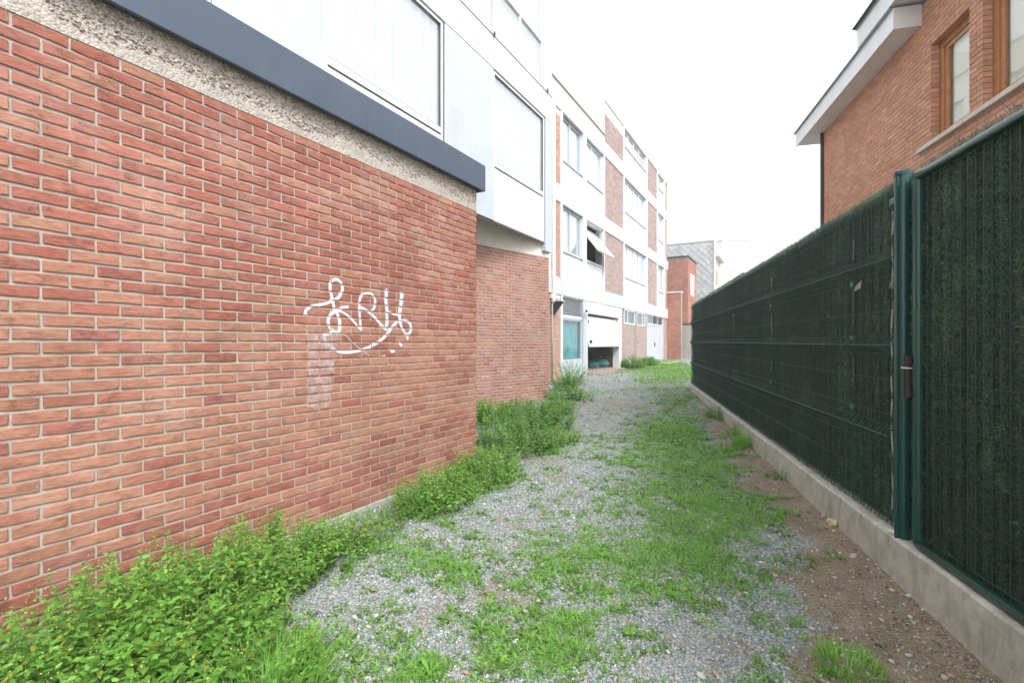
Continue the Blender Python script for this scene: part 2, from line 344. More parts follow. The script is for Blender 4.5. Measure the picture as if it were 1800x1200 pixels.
ny, nx = X.shape; idx = np.arange(ny * nx).reshape(ny, nx)
Fq = np.stack([idx[:-1,:-1], idx[:-1,1:], idx[1:,1:], idx[1:,:-1]], -1).reshape(-1, 4)
cg = np.stack([dirt(X, Y), np.clip(green(X, Y), 0, 1), np.zeros_like(X)], -1).reshape(-1, 3)
def ground_mat():
    m = bpy.data.materials.new('gravel_and_dirt'); m.use_nodes = True; nt = m.node_tree; L = nt.links
    b = nt.nodes['Principled BSDF']; b.inputs['Roughness'].default_value = .92; b.inputs['Specular IOR Level'].default_value = .3
    geo = N(nt, 'ShaderNodeNewGeometry'); P = geo.outputs['Position']; vc = N(nt, 'ShaderNodeVertexColor', layer_name='Col')
    sp = N(nt, 'ShaderNodeSeparateColor'); L.new(vc.outputs[0], sp.inputs[0])
    vo = N(nt, 'ShaderNodeTexVoronoi'); vo.inputs['Scale'].default_value = 55; L.new(P, vo.inputs['Vector'])
    bw = N(nt, 'ShaderNodeRGBToBW'); L.new(vo.outputs['Color'], bw.inputs[0])
    cr = N(nt, 'ShaderNodeValToRGB'); L.new(bw.outputs[0], cr.inputs[0]); e = cr.color_ramp.elements
    e[0].position = .15; e[0].color = (.18,.20,.20,1); e[1].position = .85; e[1].color = (.48,.49,.50,1); k = e.new(.5); k.color = (.29,.32,.315,1)
    ed = N(nt, 'ShaderNodeMapRange'); ed.inputs['From Max'].default_value = .75; ed.inputs['From Min'].default_value = .3; ed.inputs['To Min'].default_value = 1.1; ed.inputs['To Max'].default_value = .6; L.new(vo.outputs['Distance'], ed.inputs[0])
    gr = N(nt, 'ShaderNodeVectorMath', operation='SCALE'); L.new(cr.outputs[0], gr.inputs[0]); L.new(ed.outputs[0], gr.inputs['Scale'])
    nz = N(nt, 'ShaderNodeTexNoise'); nz.inputs['Scale'].default_value = 7; nz.inputs['Detail'].default_value = 10; nz.inputs['Roughness'].default_value = .7; L.new(P, nz.inputs['Vector'])
    cd = N(nt, 'ShaderNodeValToRGB'); L.new(nz.outputs[0], cd.inputs[0]); e = cd.color_ramp.elements
    e[0].position = .3; e[0].color = (.16,.13,.088,1); e[1].position = .75; e[1].color = (.31,.26,.18,1)
    soil = N(nt, 'ShaderNodeMix', data_type='RGBA'); soil.inputs[0].default_value = .35; L.new(gr.outputs[0], soil.inputs[6]); soil.inputs[7].default_value = (.17,.145,.105,1)
    m1 = N(nt, 'ShaderNodeMix', data_type='RGBA'); L.new(sp.outputs[1], m1.inputs[0]); L.new(gr.outputs[0], m1.inputs[6]); L.new(soil.outputs[2], m1.inputs[7])
    m2 = N(nt, 'ShaderNodeMix', data_type='RGBA'); L.new(sp.outputs[0], m2.inputs[0]); L.new(m1.outputs[2], m2.inputs[6]); L.new(cd.outputs[0], m2.inputs[7])
    L.new(m2.outputs[2], b.inputs['Base Color'])
    inv = N(nt, 'ShaderNodeMath', operation='MULTIPLY_ADD'); L.new(vo.outputs['Distance'], inv.inputs[0]); inv.inputs[1].default_value = -1; L.new(nz.outputs[0], inv.inputs[2])
    bp = N(nt, 'ShaderNodeBump'); bp.inputs['Distance'].default_value = .012; bp.inputs['Strength'].default_value = .8; L.new(inv.outputs[0], bp.inputs['Height'])
    L.new(bp.outputs[0], b.inputs['Normal']); return m
g_o = big('ground', V, Fq, cg, ground_mat(), kind='structure', smooth=True)

# ------------------------------------------------------------------ bricks
def brick_variant(L, Hh, dep, i):
    r = random.Random(100 + i); j = .0016; b = .0022; hx, hz = L/2, Hh/2
    base = [(-hx,-hz),(-hx*.35,-hz),(hx*.35,-hz),(hx,-hz),(hx,0),(hx,hz),(hx*.35,hz),(-hx*.35,hz),(-hx,hz),(-hx,0)]
    per = [(x + r.uniform(-j, j), z + (r.uniform(-j*1.3, j*1.9) if z < 0 else r.uniform(-j*1.2, j))) for x, z in base]
    vs = [(x, dep, z) for x, z in base] + [(x, b + r.uniform(0, .001), z) for x, z in per]
    vs += [(x * (1 - 2*b/L*1.2), r.uniform(-.0008, .0008), z * (1 - 2*b/Hh*1.3)) for x, z in per]
    vs += [(r.uniform(-.2,.2) * hx, r.uniform(-.0018, .0006), r.uniform(-.3,.3) * hz)]
    fs = []
    for k in range(10):
        q = (k + 1) % 10
        fs.append((k, q, 10+q, 10+k)); fs.append((10+k, 10+q, 20+q, 20+k)); fs.append((20+k, 20+q, 30))
    return vs, fs
VARS = {}
def variants(L, Hh, dep):
    key = (L, Hh, dep)
    if key not in VARS:
        out = []
        for i in range(14):
            vs, fs = brick_variant(L, Hh, dep, i)
            me = bpy.data.meshes.new('brick'); me.from_pydata(vs, [], fs); me.materials.append(M['brick_obj'])
            out.append((np.array(vs), fs, me))
        VARS[key] = out
    return VARS[key]
RED = [(.37,.138,.098),(.40,.160,.112),(.345,.13,.10),(.385,.17,.122),(.35,.15,.128),(.33,.112,.082)]
ORG = [(.42,.20,.135),(.43,.215,.145),(.41,.185,.12),(.42,.225,.158),(.40,.19,.13),(.43,.205,.135)]
def pal_main(h, x, r):
    # whole courses came from different batches
    t = .16 if h > .13 else .93
    if h < -.72: t = .55
    if h < -1.02: t = .2
    t += (float(vnoise(x, h * 3, 1.1, 3)) - .5) * (.5 if h > -.6 else .9)
    t = min(max(t, .10), .93)
    p = ORG if r.random() < t else RED
    c = p[r.randrange(len(p))]; k = r.uniform(.90, 1.10); q = p[0]; c = tuple(.5*a + .5*b for a, b in zip(c, q))
    return tuple(v * k for v in c)
def pal_mauve(h, x, r):
    P_ = [(.40,.19,.16),(.43,.22,.19),(.37,.18,.155),(.44,.25,.22),(.41,.19,.15),(.44,.19,.145)]
    c = P_[r.randrange(6)]; k = r.uniform(.8, 1.15); return tuple(v*k for v in c)
def pal_house(h, x, r):
    P_ = [(.58,.28,.165),(.61,.30,.18),(.56,.265,.155),(.59,.305,.19),(.55,.255,.15)]
    c = P_[r.randrange(5)]; k = r.uniform(.88, 1.1); return tuple(v*k for v in c)
def pal_far(h, x, r):
    P_ = [(.44,.32,.30),(.47,.35,.325),(.41,.30,.28),(.50,.37,.345)]  # mauve brick, paled to stand in for glare from the bright sky
    c = P_[r.randrange(4)]; k = r.uniform(.85, 1.12); return tuple(v*k for v in c)
def pal_orange(h, x, r):
    P_ = [(.56,.33,.25),(.60,.37,.28),(.54,.30,.22)]
    c = P_[r.randrange(3)]; k = r.uniform(.85, 1.12); return tuple(v*k for v in c)
def lay(x0, x1, z0, nrow, L, Hc, phase, row0, openings, r, ztop=None):
    out = []
    for i in range(nrow):
        zc = z0 + (i + .5) * Hc; iv = [(x0, x1)]
        if ztop and zc > ztop: break
        for (a, b, c, d) in openings:
            if c - .01 < zc < d + .01:
                nv = []
                for (p, q) in iv:
                    if b <= p or a >= q: nv.append((p, q)); continue
                    if a > p: nv.append((p, a))
                    if b < q: nv.append((b, q))
                iv = nv
        off = phase + (L / 2 if (i + row0) % 2 else 0)
        for (p, q) in iv:
            k = math.floor((p - off) / L)
            while off + k * L < q:
                a = max(off + k * L, p); b = min(off + (k + 1) * L, q); k += 1
                if b - a > .016: out.append(((a + b) / 2, zc, b - a))
    return out
def mortar_slab(mb, x0, x1, z0, z1, y0, y1, openings, e=.005):
    cx = sorted({x0, x1, *[v for o in openings for v in (o[0]-e, o[1]+e) if x0 < v < x1]})
    for a, b in zip(cx[:-1], cx[1:]):
        m = (a + b) / 2; segs = [(z0, z1)]
        for (p, q, c, d) in openings:
            if p - e < m < q + e:
                ns = []
                for (u, v) in segs:
                    c_, d_ = c - e, d + e
                    if d_ <= u or c_ >= v: ns.append((u, v)); continue
                    if c_ > u: ns.append((u, c_))
                    if d_ < v: ns.append((d_, v))
                segs = ns
        for u, v in segs: mb.box(a, b, y0, y1, u, v)
def brick_wall(thing, fr, bricks, L, Hc, joint, dep, pal, limit, r, tint=None, xf=None):
    """nearest `limit` bricks as parts' sub-parts, the rest joined"""
    vs = variants(L - joint, Hc - joint, dep)
    def dist(b): p = fr.w(b[0]); return (p[0]**2 + p[1]**2 + (b[1]-CZ)**2) if p[1] > .3 and abs(p[0]/p[1]) < 1.12 and abs(b[1]-CZ)/p[1] < .78 else 1e6
    bricks = sorted(bricks, key=dist) if limit else bricks
    rest = MB()
    for i, (x, z, l) in enumerate(bricks):
        v, f, me = vs[r.randrange(14)]; sx = (l - joint) / (L - joint); fl = 1 if r.random() < .5 else -1
        col = pal(z - CZ, x, r); yj = r.uniform(-.0013, .0013); rr = r.uniform(-.004, .004)
        if i < limit:
            o = bpy.data.objects.new('brick', me); C.objects.link(o); o.parent = thing
            o.location = (x, yj, z + r.uniform(-.0008,.0008)); o.scale = (sx, 1, 1); o.rotation_euler = (0, rr, 0); o.color = (*col, 1)
        else:
            p = v.copy(); p[:, 0] *= sx; p[:, 2] += p[:, 0] * rr; p += np.array((x, yj, z))
            if xf: p = xf(p)
            rest.add(p, f, col)
    if rest.n: rest.build('brickwork', M['brick_v'], thing, kind='stuff')

# ------------------------------------------------------------------ 1. brick extension
r1 = random.Random(3)
ext = empty('brick_extension', (*F1.w(0), 0), F1.a, 'low red brick building on the left with white graffiti and a slate blue roof fascia', 'building')
S1 = F1.s(838); S0 = F1.s(-900)
S0 = (0.75 - F1.p[1]) / F1.e[1]
Hc = 2.735 / 44; zb = H(-1.29); zt = H(1.445)
ph = F1.s(18.75)
bl = lay(S0, S1 - .0005, zb, 44, .20, Hc, ph, 25 % 2, [], r1)
wall_p = MB(); wall_p.box(S0, S1 - .006, .009, .30, zb, zt); wall_p = wall_p.build('wall', M['mortar'], ext)
brick_wall(wall_p, F1, bl, .20, Hc, .0122, .095, pal_main, 300, r1)
# end return of the wall, running back to the upper building
rb = lay(0, 1.55, zb, 44, .20, Hc, .1, 1, [], r1)
m_ = MB(); m_.box(S1 - .30, S1 - .006, .30, 1.60, zb, zt); m_ = m_.build('return_wall', M['mortar'], ext)
def xf_ret(p): q = p.copy(); q[:, 0] = S1 - p[:, 1] ; q[:, 1] = p[:, 0] + .1; return q
brick_wall(m_, F1, rb, .20, Hc, .0122, .095, pal_main, 0, r1, xf=lambda p: xf_ret(p))
MB().box(S0, S1 + .012, -.015, .3, -.3, zb - .001).build('plinth', M['concrete'], ext, bev=.006)
fr_o = MB().box(S0, S1 - .002, .002, .3, zt + .001, H(1.74)).build('concrete_frieze', M['aggregate'], ext)
MB().box(S0, S1 + .06, -.075, -.045, H(1.668), H(1.946)).box(S0, S1 + .06, -.045, .02, H(1.92), H(1.945)).box(S1 + .035, S1 + .06, -.045, 1.55, H(1.668), H(1.945)).build('fascia', M['fascia'], ext, bev=.002)
MB().box(S0, S1 + .03, -.04, .0, H(1.69), H(1.72)).build('shadow_gap', M['dark_gap'], ext)  # dark strip stands in for the shade behind the fascia
MB().box(S0, S1 + .034, .0, 1.598, H(1.745), H(1.915)).build('roof', M['concrete'], ext)
# pebbles standing proud of the frieze and mortar lip
def ico():
    t = (1 + 5 ** .5) / 2
    v = np.array([(-1,t,0),(1,t,0),(-1,-t,0),(1,-t,0),(0,-1,t),(0,1,t),(0,-1,-t),(0,1,-t),(t,0,-1),(t,0,1),(-t,0,-1),(-t,0,1)]) / math.hypot(1, t)
    f = np.array([(0,11,5),(0,5,1),(0,1,7),(0,7,10),(0,10,11),(1,5,9),(5,11,4),(11,10,2),(10,7,6),(7,1,8),(3,9,4),(3,4,2),(3,2,6),(3,6,8),(3,8,9),(4,9,5),(2,4,11),(6,2,10),(8,6,7),(9,8,1)])
    return v, f
IV, IF = ico()
def scatter_stones(P, size, flat, g):
    n = len(P); A = g.uniform(0, 2*np.pi, n); sc = size[:, None] * g.uniform(.6, 1.25, (n, 3)); sc[:, 2] *= flat
    v = IV[None] * (1 + g.uniform(-.22, .22, (n, 12, 1))) * sc[:, None, :]
    ca, sa = np.cos(A)[:, None], np.sin(A)[:, None]
    x = v[..., 0]*ca - v[..., 1]*sa; y = v[..., 0]*sa + v[..., 1]*ca
    ti = g.uniform(-.5, .5, n)[:, None]; z = v[..., 2] + x * ti
    v = np.stack([x, y, z], -1) + P[:, None, :]
    f = IF[None] + (np.arange(n) * 12)[:, None, None]
    return v.reshape(-1, 3), f.reshape(-1, 3)
def stone_cols(n, g, pal, sd=.12):
    c = pal[g.integers(0, len(pal), n)] * g.uniform(1 - sd, 1 + sd, (n, 1)); return np.repeat(c, 12, 0)
n = 5200; px_ = S0 + (S1 - S0 - .01) * rng.random(n) ** 1.0; t_ = rng.random(n)
keep = (t_ + (fbm(px_, t_ * 0 + 3, 3, 4) - .5) * .9 > .42); px_, t_ = px_[keep], t_[keep]; n = len(px_)
Pp = np.stack([px_, np.full(n, .0), zt + .01 + (H(1.68) - zt - .01) * t_], -1)
v, f = scatter_stones(Pp, rng.uniform(.003, .0105, n), .8, rng)
big('pebbles', v, f, stone_cols(n, rng, np.array([(.46,.38,.31),(.52,.47,.42),(.30,.23,.18),(.58,.55,.51),(.26,.23,.21),(.44,.43,.41),(.42,.30,.22)]), .15), M['stone'], fr_o, kind='stuff')

# graffiti: paint film that follows brick faces and joints
def film(name, inside, sb, zbx, cell, matl, label):
    a0, a1 = sb; c0, c1 = zbx; na = int((a1-a0)/cell)+1; nc = int((c1-c0)/cell)+1
    rowb = {}
    for (x, z, l) in bl: rowb.setdefault(int((z - zb) / Hc), []).append((x, l))
    A = a0 + np.arange(na) * cell; Cc = c0 + np.arange(nc) * cell
    dep = np.full((nc, na), .0078)
    for j, z in enumerate(Cc):
        k = int((z - zb) / Hc); zz = zb + (k + .5) * Hc
        if abs(z - zz) > Hc / 2 - .0062: continue
        for (x, l) in rowb.get(k, []):
            if x + l < a0 or x - l > a1: continue
            dep[j, np.abs(A - x) < l / 2 - .0062] = -.0034
    AA, CC = np.meshgrid(A, Cc); ins = inside(AA, CC)
    ins = ins[:-1, :-1] & ins[1:, 1:]
    idx = np.arange(nc * na).reshape(nc, na)
    F = np.stack([idx[:-1,:-1], idx[:-1,1:], idx[1:,1:], idx[1:,:-1]], -1)[ins]
    used, inv = np.unique(F, return_inverse=True)
    V = np.stack([AA, dep, CC], -1).reshape(-1, 3)[used]
    o = big(name, V, inv.reshape(-1, 4), np.ones((len(V), 3)), matl, ext); o['label'] = label; return o
def zo(p): return (520 + p[0] / 4.614, 470 + p[1] / 4.614)
def onwall(p): q = zo(p); s_ = F1.s(q[0]); return (s_, F1.h(*q))
def smooth(pts, k=10):
    P_ = [np.array(p, float) for p in pts]; P_ = [2*P_[0]-P_[1]] + P_ + [2*P_[-1]-P_[-2]]; out = []
    for i in range(1, len(P_) - 2):
        for t in np.linspace(0, 1, k, endpoint=False):
            a, b, c, d = P_[i-1:i+3]; out.append(.5*((2*b)+(-a+c)*t+(2*a-5*b+4*c-d)*t*t+(-a+3*b-3*c+d)*t**3))
    out.append(P_[-2]); return out
ST = [([(70,385),(85,345),(130,315),(210,300),(290,275),(345,240),(372,190),(370,140),(345,105),(315,97),(285,115),(275,160),(285,220),(300,290),(310,340)], 13),
 ([(415,320),(370,330),(320,352),(280,385),(260,430),(270,480),(300,515),(335,528),(352,500),(352,440),(335,380),(310,340)], 14),
 ([(320,350),(380,365),(440,410),(525,505)], 11), ([(525,505),(518,420),(512,330),(514,270),(527,235),(562,212),(610,215),(640,260),(635,320),(610,360)], 11),
 ([(535,325),(600,370),(660,430),(722,500)], 13), ([(733,185),(728,260),(735,340),(738,430),(728,500)], 15),
 ([(735,350),(790,378),(840,385)], 11), ([(858,210),(852,280),(842,350),(838,400)], 17),
 ([(838,400),(850,470),(880,522),(905,545),(930,510),(925,460),(890,432),(840,435),(790,470),(720,560),(640,620),(540,665),(430,688),(340,680),(270,630),(232,580),(240,545),(300,530),(345,535)], 13),
 ([(345,535),(400,550),(450,600),(520,660),(590,710)], 4.5), ([(903,560),(903,575)], 12), ([(843,612),(852,632)], 14), ([(776,680),(790,680)], 14), ([(655,732),(722,714)], 5)]
segs = []
for pts, wd in ST:
    for a, b in zip((q := [onwall(p) for p in smooth(pts)])[:-1], q[1:]): segs.append((a, b, wd * 1.02 / 4.614 * F1.w(a[0])[1] / FP))
def in_tag(A, Cc):
    res = np.zeros(A.shape, bool)
    for a, b, wd in segs:
        lo = min(a[0], b[0]) - wd*2.4; hi = max(a[0], b[0]) + wd*2.4
        m = (A > lo) & (A < hi); x = A[m]; y = Cc[m]; d0, d1 = b[0]-a[0], b[1]-a[1]; l2 = d0*d0+d1*d1+1e-9
        t = np.clip(((x-a[0])*d0+(y-a[1])*d1)/l2, 0, 1)
        # widen along the wall: the photograph sees it foreshortened
        dd = ((x-a[0]-t*d0)/1.25)**2 + (y-a[1]-t*d1)**2
        res[m] |= dd < wd*wd
    return res
sa = [s for s_ in segs for s in (s_[0][0], s_[1][0])]; za = [s for s_ in segs for s in (s_[0][1], s_[1][1])]
film('graffiti', in_tag, (min(sa)-.05, max(sa)+.05), (min(za)-.03, max(za)+.03), .0032, M['paint'], 'white spray painted tag of looping letters')
pa, pb = F1.s(540), F1.s(592); pz1, pz0 = F1.h(565, 588), F1.h(565, 712)
def in_patch(A, Cc):
    e = .03 * (fbm(A, Cc, 9, 2) - .5); e2 = .08 * (fbm(A, Cc, 5, 7) - .5)
    t = (pz1 - Cc) / (pz1 - pz0)
    return (A > pa + e) & (A < pb - .012 - .06 * np.clip(t - .55, 0, 1) + e2) & (Cc < pz1 - e) & (Cc > pz0 + e2)
film('faded_paint', in_patch, (pa-.1, pb+.1), (pz0-.05, pz1+.05), .006, M['faded'], 'faded pinkish patch of old paint below the tag')

# ------------------------------------------------------------------ 2. white panelled building above and behind
off = empty('office_building', (*F3.w(0), 0), F3.a, 'white panelled building with large windows rising behind the slate blue fascia', 'building')
E3 = F3.s(968); A3 = (-1.5 - F3.p[1]) / F3.e[1]
zs, zr, zw, zl = H(2.205), H(3.23), H(4.90), H(5.47)
MB().box(A3, E3 - .012, .10, 6, H(2.63), H(8.9)).build('wall', M['off_white'], off)
def window(parent, x0, x1, z0, z1, fw=.05, rails=(), mulls=(), y=0, d=.09, fm='alu', curtain=True, gl='glass', cm='curtain', name='window', gap=True):
    f = MB()
    f.box(x0, x1, y, y+d, z0, z0+fw).box(x0, x1, y, y+d, z1-fw, z1).box(x0, x0+fw, y, y+d, z0+fw, z1-fw).box(x1-fw, x1, y, y+d, z0+fw, z1-fw)
    for q in rails: f.box(x0+fw, x1-fw, y, y+d, q-fw*.5, q+fw*.5)
    for q in mulls: f.box(q-fw*.4, q+fw*.4, y-.003, y+d-.003, z0+fw, z1-fw)
    o = f.build(name, M[fm], parent, bev=.003 if fw > .03 else 0)
    rx = [x0+fw] + sorted(mulls) + [x1-fw]; rz = [z0+fw] + sorted(rails) + [z1-fw]
    g = []
    for a, b in zip(rx[:-1], rx[1:]):
        for c, e in zip(rz[:-1], rz[1:]):
            g.append(MB().box(a, b, y+.035, y+.041, c, e).build('pane', M[gl], o))
    return o
def curtain(parent, x0, x1, z0, z1, y, matl, amp=.03, per=.16, name='curtain'):
    n_ = int((x1-x0)/.02)+2; X_ = np.linspace(x0, x1, n_)
    Y_ = y + amp*np.sin(X_/per*2*np.pi + 1.5*np.sin(X_*3)) 
    V = np.concatenate([np.stack([X_, Y_, np.full(n_, z0)], -1), np.stack([X_, Y_*.6+y*.4, np.full(n_, z1)], -1)])
    i = np.arange(n_-1); F = np.stack([i, i+1, i+1+n_, i+n_], -1)
    return big(name, V, F, np.ones((len(V), 3)), matl, parent, smooth=True)
def off_window(xa, xb, z0, z1, zrail, cur=True):
    fw = .055
    o = MB().box(xa-.02, xb+.02, -.004, .005, z1-.005, z1+.03).box(xb, xb+.022, -.006, .05, z0, z1).build('window_gap', M['dark_gap'], off)
    fr = MB()
    for (a, b, c, d) in ((xa, xb, z1-fw, z1-.006), (xa, xb, z0, z0+fw), (xa, xa+fw, z0+fw, z1-fw), (xb-fw, xb, z0+fw, z1-fw), (xa+fw, xb-fw, zrail-.045, zrail+.045)): fr.box(a, b, -.01, .07, c, d)
    fr = fr.build('window_frame', M['white_paint'], off, bev=.004)
    # inner sash lines
    MB().box(xa+fw, xb-fw, -.006, .012, zrail+.045, zrail+.053).box(xb-fw-.012, xb-fw, -.006, .01, zrail+.06, z1-fw).box(xa+fw, xb-fw, -.006, .01, z1-fw-.012, z1-fw).box(xa+fw, xb-fw, -.013, .0, zrail-.058, zrail-.045).build('sash_seal', M['dark_gap'], fr)
    MB().box(xa+fw, xb-fw, .02, .028, zrail+.054, z1-fw-.013).build('pane', M['glass'], fr)
    MB().box(xa+fw, xb-fw, .0, .03, z0+fw, zrail-.059).build('spandrel', M['white_paint'], fr)
    curtain(fr, xa+fw, xb-fw, zrail+.03, z1-.03, .062, M['curtain'], .020, .17)
    return fr
w1a, w1b = F3.s(568), F3.s(778); w2a, w2b = F3.s(866), F3.s(956)
off_window(w1a, w1b, zs+.02, zw, zr); off_window(w2a, w2b, zs+.02, zw, zr)
def panel(x0, x1, z0, z1, mt='white_panel', y0=-.03, name='panel', th=.12, par=None): return MB().box(x0, x1, y0, y0+th, z0, z1).build(name, M[mt], par or off, bev=.004)
panel(A3, w1a-1.24, zs, zw); panel(w1a-1.23, w1a-.006, zs, zw)
panel(w1b+.026, w2a-.008, zs-.004, zw-.004); panel(w2b+.026, E3, zs-.18, zw)
MB().box(w1b+.03, w2a-.01, -.028, .0, zs-.014, zs-.006).build('drip_edge', M['dark_gap'], off)
MB().box(w2a-.01, w2b+.03, -.02, .04, zs-.004, zs+.018).build('drip_edge', M['grey_metal'], off)
bandj = [A3, F3.s(300), F3.s(620), F3.s(864), E3 + .02]
for a, b in zip(bandj[:-1], bandj[1:]): MB().box(a + .004, b - .004, -.035, .1, zw+.004, zl).build('floor_band', M['pale_concrete'], off, bev=.004)
MB().box(A3, E3+.02, -.05, .1, zl+.002, zl+.022).build('flashing', M['alu'], off)
z2s, z2r, z2t = zl+.024, H(6.47), H(8.2)
for xa, xb in ((F3.s(600), F3.s(860)), (F3.s(866), F3.s(953))):
    fr = window(off, xa, xb, z2s, z2t, .055, rails=(z2r,), mulls=((xa+xb)/2,), y=-.02, fm='white_paint', name='window_frame')
    curtain(fr, xa, xb, z2s, z2t, .072, M['curtain'], .012, .22)
panel(A3, F3.s(600)-.01, z2s, z2t, y0=-.02); panel(F3.s(953)+.01, E3, z2s, z2t)
panel(A3, E3+.02, z2t+.005, H(8.9), 'off_white')
for q in (w1b+.12, (w1b+w2a)/2, w2a-.12):
    for z in (zs+.3, zs+1.2, zs+2.1): MB().tube([(q, -.034, z), (q, -.0295, z)], .008, 8).build('fixing_screw', M['grey_metal'], off)
for q in (864, 958):
    b_ = MB().tube([(F3.s(q), -.065, zl-.03), (F3.s(q), -.065, zl+.05)], .018, 6).build('bracket', M['rust'], off)

# chamfered ground floor wall with concrete beam
S2b = F2.s(965); S2a = F2.s(838) - 1.2
chw = empty('chamfer_wall', (*F2.w(0), 0), F2.a, 'splayed brick wall with concrete beam set back beside the weeds past the graffiti corner', 'wall')
zc0 = H(-1.35); zc1 = H(1.905); n2 = round((zc1 - zc0) / .0622); Hc2 = (zc1 - zc0) / n2
w2 = MB().box(S2a, S2b-.005, .006, .3, zc0-.2, zc1).build('wall', M['mortar'], chw)
def pal_c(h, x, r):
    c = pal_mauve(h, x, r) if r.random() < .6 else pal_main(-.5, x, r); return tuple(v*1.02 for v in c)
b2 = lay(S2a, S2b, zc0, n2, .20, Hc2, .05, 0, [], r1)
brick_wall(w2, F2, b2, .20, Hc2, .0145, .095, pal_c, 300, r1)
def toF2(p, z): dx, dy = p[0]-F2.p[0], p[1]-F2.p[1]; return (dx*F2.e[0]+dy*F2.e[1], dx*F2.nin[0]+dy*F2.nin[1], z)
sA = F3.s(800, .03); sB = F3.s(965, .03); zq = zs-.033
MB().box(S2a, S2b, -.003, .3, zc1+.001, H(2.62)).build('concrete_beam', M['beam_concrete'], chw)

# ------------------------------------------------------------------ 3. apartment block
apt = empty('apartment_block', (*F4.w(0), 0), F4.a, 'long white banded block with mauve brick panels and a half open garage', 'building')
s4 = F4.s
x_l = s4(955); x_r = s4(1172.5)
b1a, b1b, b2a, b2b, b3a, b3b, ztp = H(1.53), H(2.04), H(4.38), H(4.89), H(7.25), H(7.78), H(9.75)
gxa, gxb = s4(1030), s4(1087.5)
gzb = H(-1.02)
# hollow shell so that the garage is a room
sh = MB()
sh.box(x_l, gxa-.05, .30, 8, -.2, b1a); sh.box(gxb+.05, x_r, .30, 8, -.2, b1a)
sh.box(gxa-.05, gxb+.05, 5.5, 8, -.2, b1a)
sh.box(x_l, x_r, .30, 8, b1a, b2a-.02) if False else None
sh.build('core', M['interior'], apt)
bx0, bx1 = s4(1030), s4(1060)
up = MB(); up.box(x_l, bx0, .30, 8, b1a+.002, H(7.98)); up.box(bx1, s4(1062), .30, 8, b1a+.002, b3b-.1); up.box(s4(1062)+.002, x_r, .30, 8, b1a+.002, ztp-.02); up.box(bx0, bx1, .3, 8, b1a+.002, H(2.9)); up.box(bx0, bx1, .3, 8, b2a, H(7.98)); up.box(bx0, bx1, 3, 8, H(2.9), b2a)
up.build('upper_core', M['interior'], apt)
# bands
def band(pxs, z0, z1, mts, name='floor_band'):
    for (a, b), m_ in zip(zip(pxs[:-1], pxs[1:]), mts): MB().box(s4(a)+.008, s4(b)-.008, -.05, .30, z0, z1).build(name, M[m_], apt)
band([955, 984, 1024, 1062, 1096, 1136, 1172.8], b1a, b1b, ['grey_band', 'grey_band', 'white_paint', 'white_panel', 'white_paint', 'white_paint'])
band([955, 984, 1024, 1062, 1096, 1136, 1172.8], b2a, b2b, ['off_white', 'off_white', 'white_paint', 'white_paint', 'white_paint', 'white_paint'])
MB().box(x_l, s4(1061), -.05, 8, b3b+.002, H(7.989)).build('parapet', M['cream'], apt)
band([955, 984, 1024, 1062, 1096, 1136, 1172.8], b3a, b3b, ['off_white', 'cream', 'white_paint', 'white_paint', 'white_paint', 'white_paint'])
band([1061.2, 1096, 1172.8], ztp - .35, ztp, ['white_paint', 'white_paint'], 'cornice')
# piers (full height)
for a, b in ((984, 987.5), (1023.6, 1029.6), (1060, 1061.8), (1095, 1096.6), (1135, 1137), (1154, 1155.6), (1166.3, 1168)):
    for z0, z1 in (((gzb if a in (984, 1023.6) else None), b1a), (b1b, b2a), (b2b, b3a), (b3b, ztp-.35)):
        if z0 is None or (z0 == b3b and a < 1062): continue
        MB().box(s4(a), s4(b), -.04, .3, z0+.002 if z0 != gzb else -.1, z1-.002).build('pier', M['white_paint'] if a != 1023.6 or z1 > b1a else M['grey_metal'], apt)
r4 = random.Random(9)
def bpanel(a, b, z0, z1, pal, nm='brick_panel', L=.2, Hc4=.0625):
    xa, xb = s4(a), s4(b)
    p = MB().box(xa, xb, .006, .3, z0+.002, z1-.002).build(nm, M['mortar'], apt)
    nr = max(1, int((z1-z0)/Hc4)); br = lay(xa+.004, xb-.004, z0+.003, nr, L, (z1-z0-.006)/nr, .03, 0, [], r4)
    mb = MB()
    for (x, z, l) in br:
        mb.box(x-l/2+.006, x+l/2-.006, -.008+r4.uniform(-.002,.002), .05, z-Hc4/2+.009, z+Hc4/2-.009, pal(z-CZ, x, r4))
    mb.build('bricks', M['brick_far'], p, kind='stuff'); return p
for a, b in ((1061.8, 1095), (1137, 1154)):
    bpanel(a, b, b1b, b2a, pal_far); bpanel(a, b, b2b, b3a, pal_far); bpanel(a, b, b3b, H(8.95) if a < 1100 else ztp-.36, pal_far)
MB().box(s4(1060), s4(1061.15), -.04, 8, H(8.04), ztp).build('side_wall', M['white_paint'], apt)
MB().box(s4(1061.8), s4(1095), 0, .3, H(8.952), ztp-.352).build('glare_infill', M['white_paint'], apt)  # white stands in for brick washed out by the bright sky
for z0, z1 in ((b1b, b2a), (b2b, b3a), (b3b, ztp-.35)): bpanel(1168, 1172.5, z0, z1, pal_far)
for z0, z1 in ((b1b, b2a), (b2b, H(7.05))): bpanel(970.5, 984, z0, z1, pal_orange)
bpanel(955, 984, -.12, b1a, pal_orange)
MB().box(s4(970.5), s4(984), 0, .3, H(7.052), b3a-.002).build('glare_infill', M['white_paint'], apt)  # white in place of the brick lost in sky glare
MB().box(x_l, s4(970.5)-.01, -.02, .3, b1b+.002, b3a-.002).build('end_trim', M['white_paint'], apt)
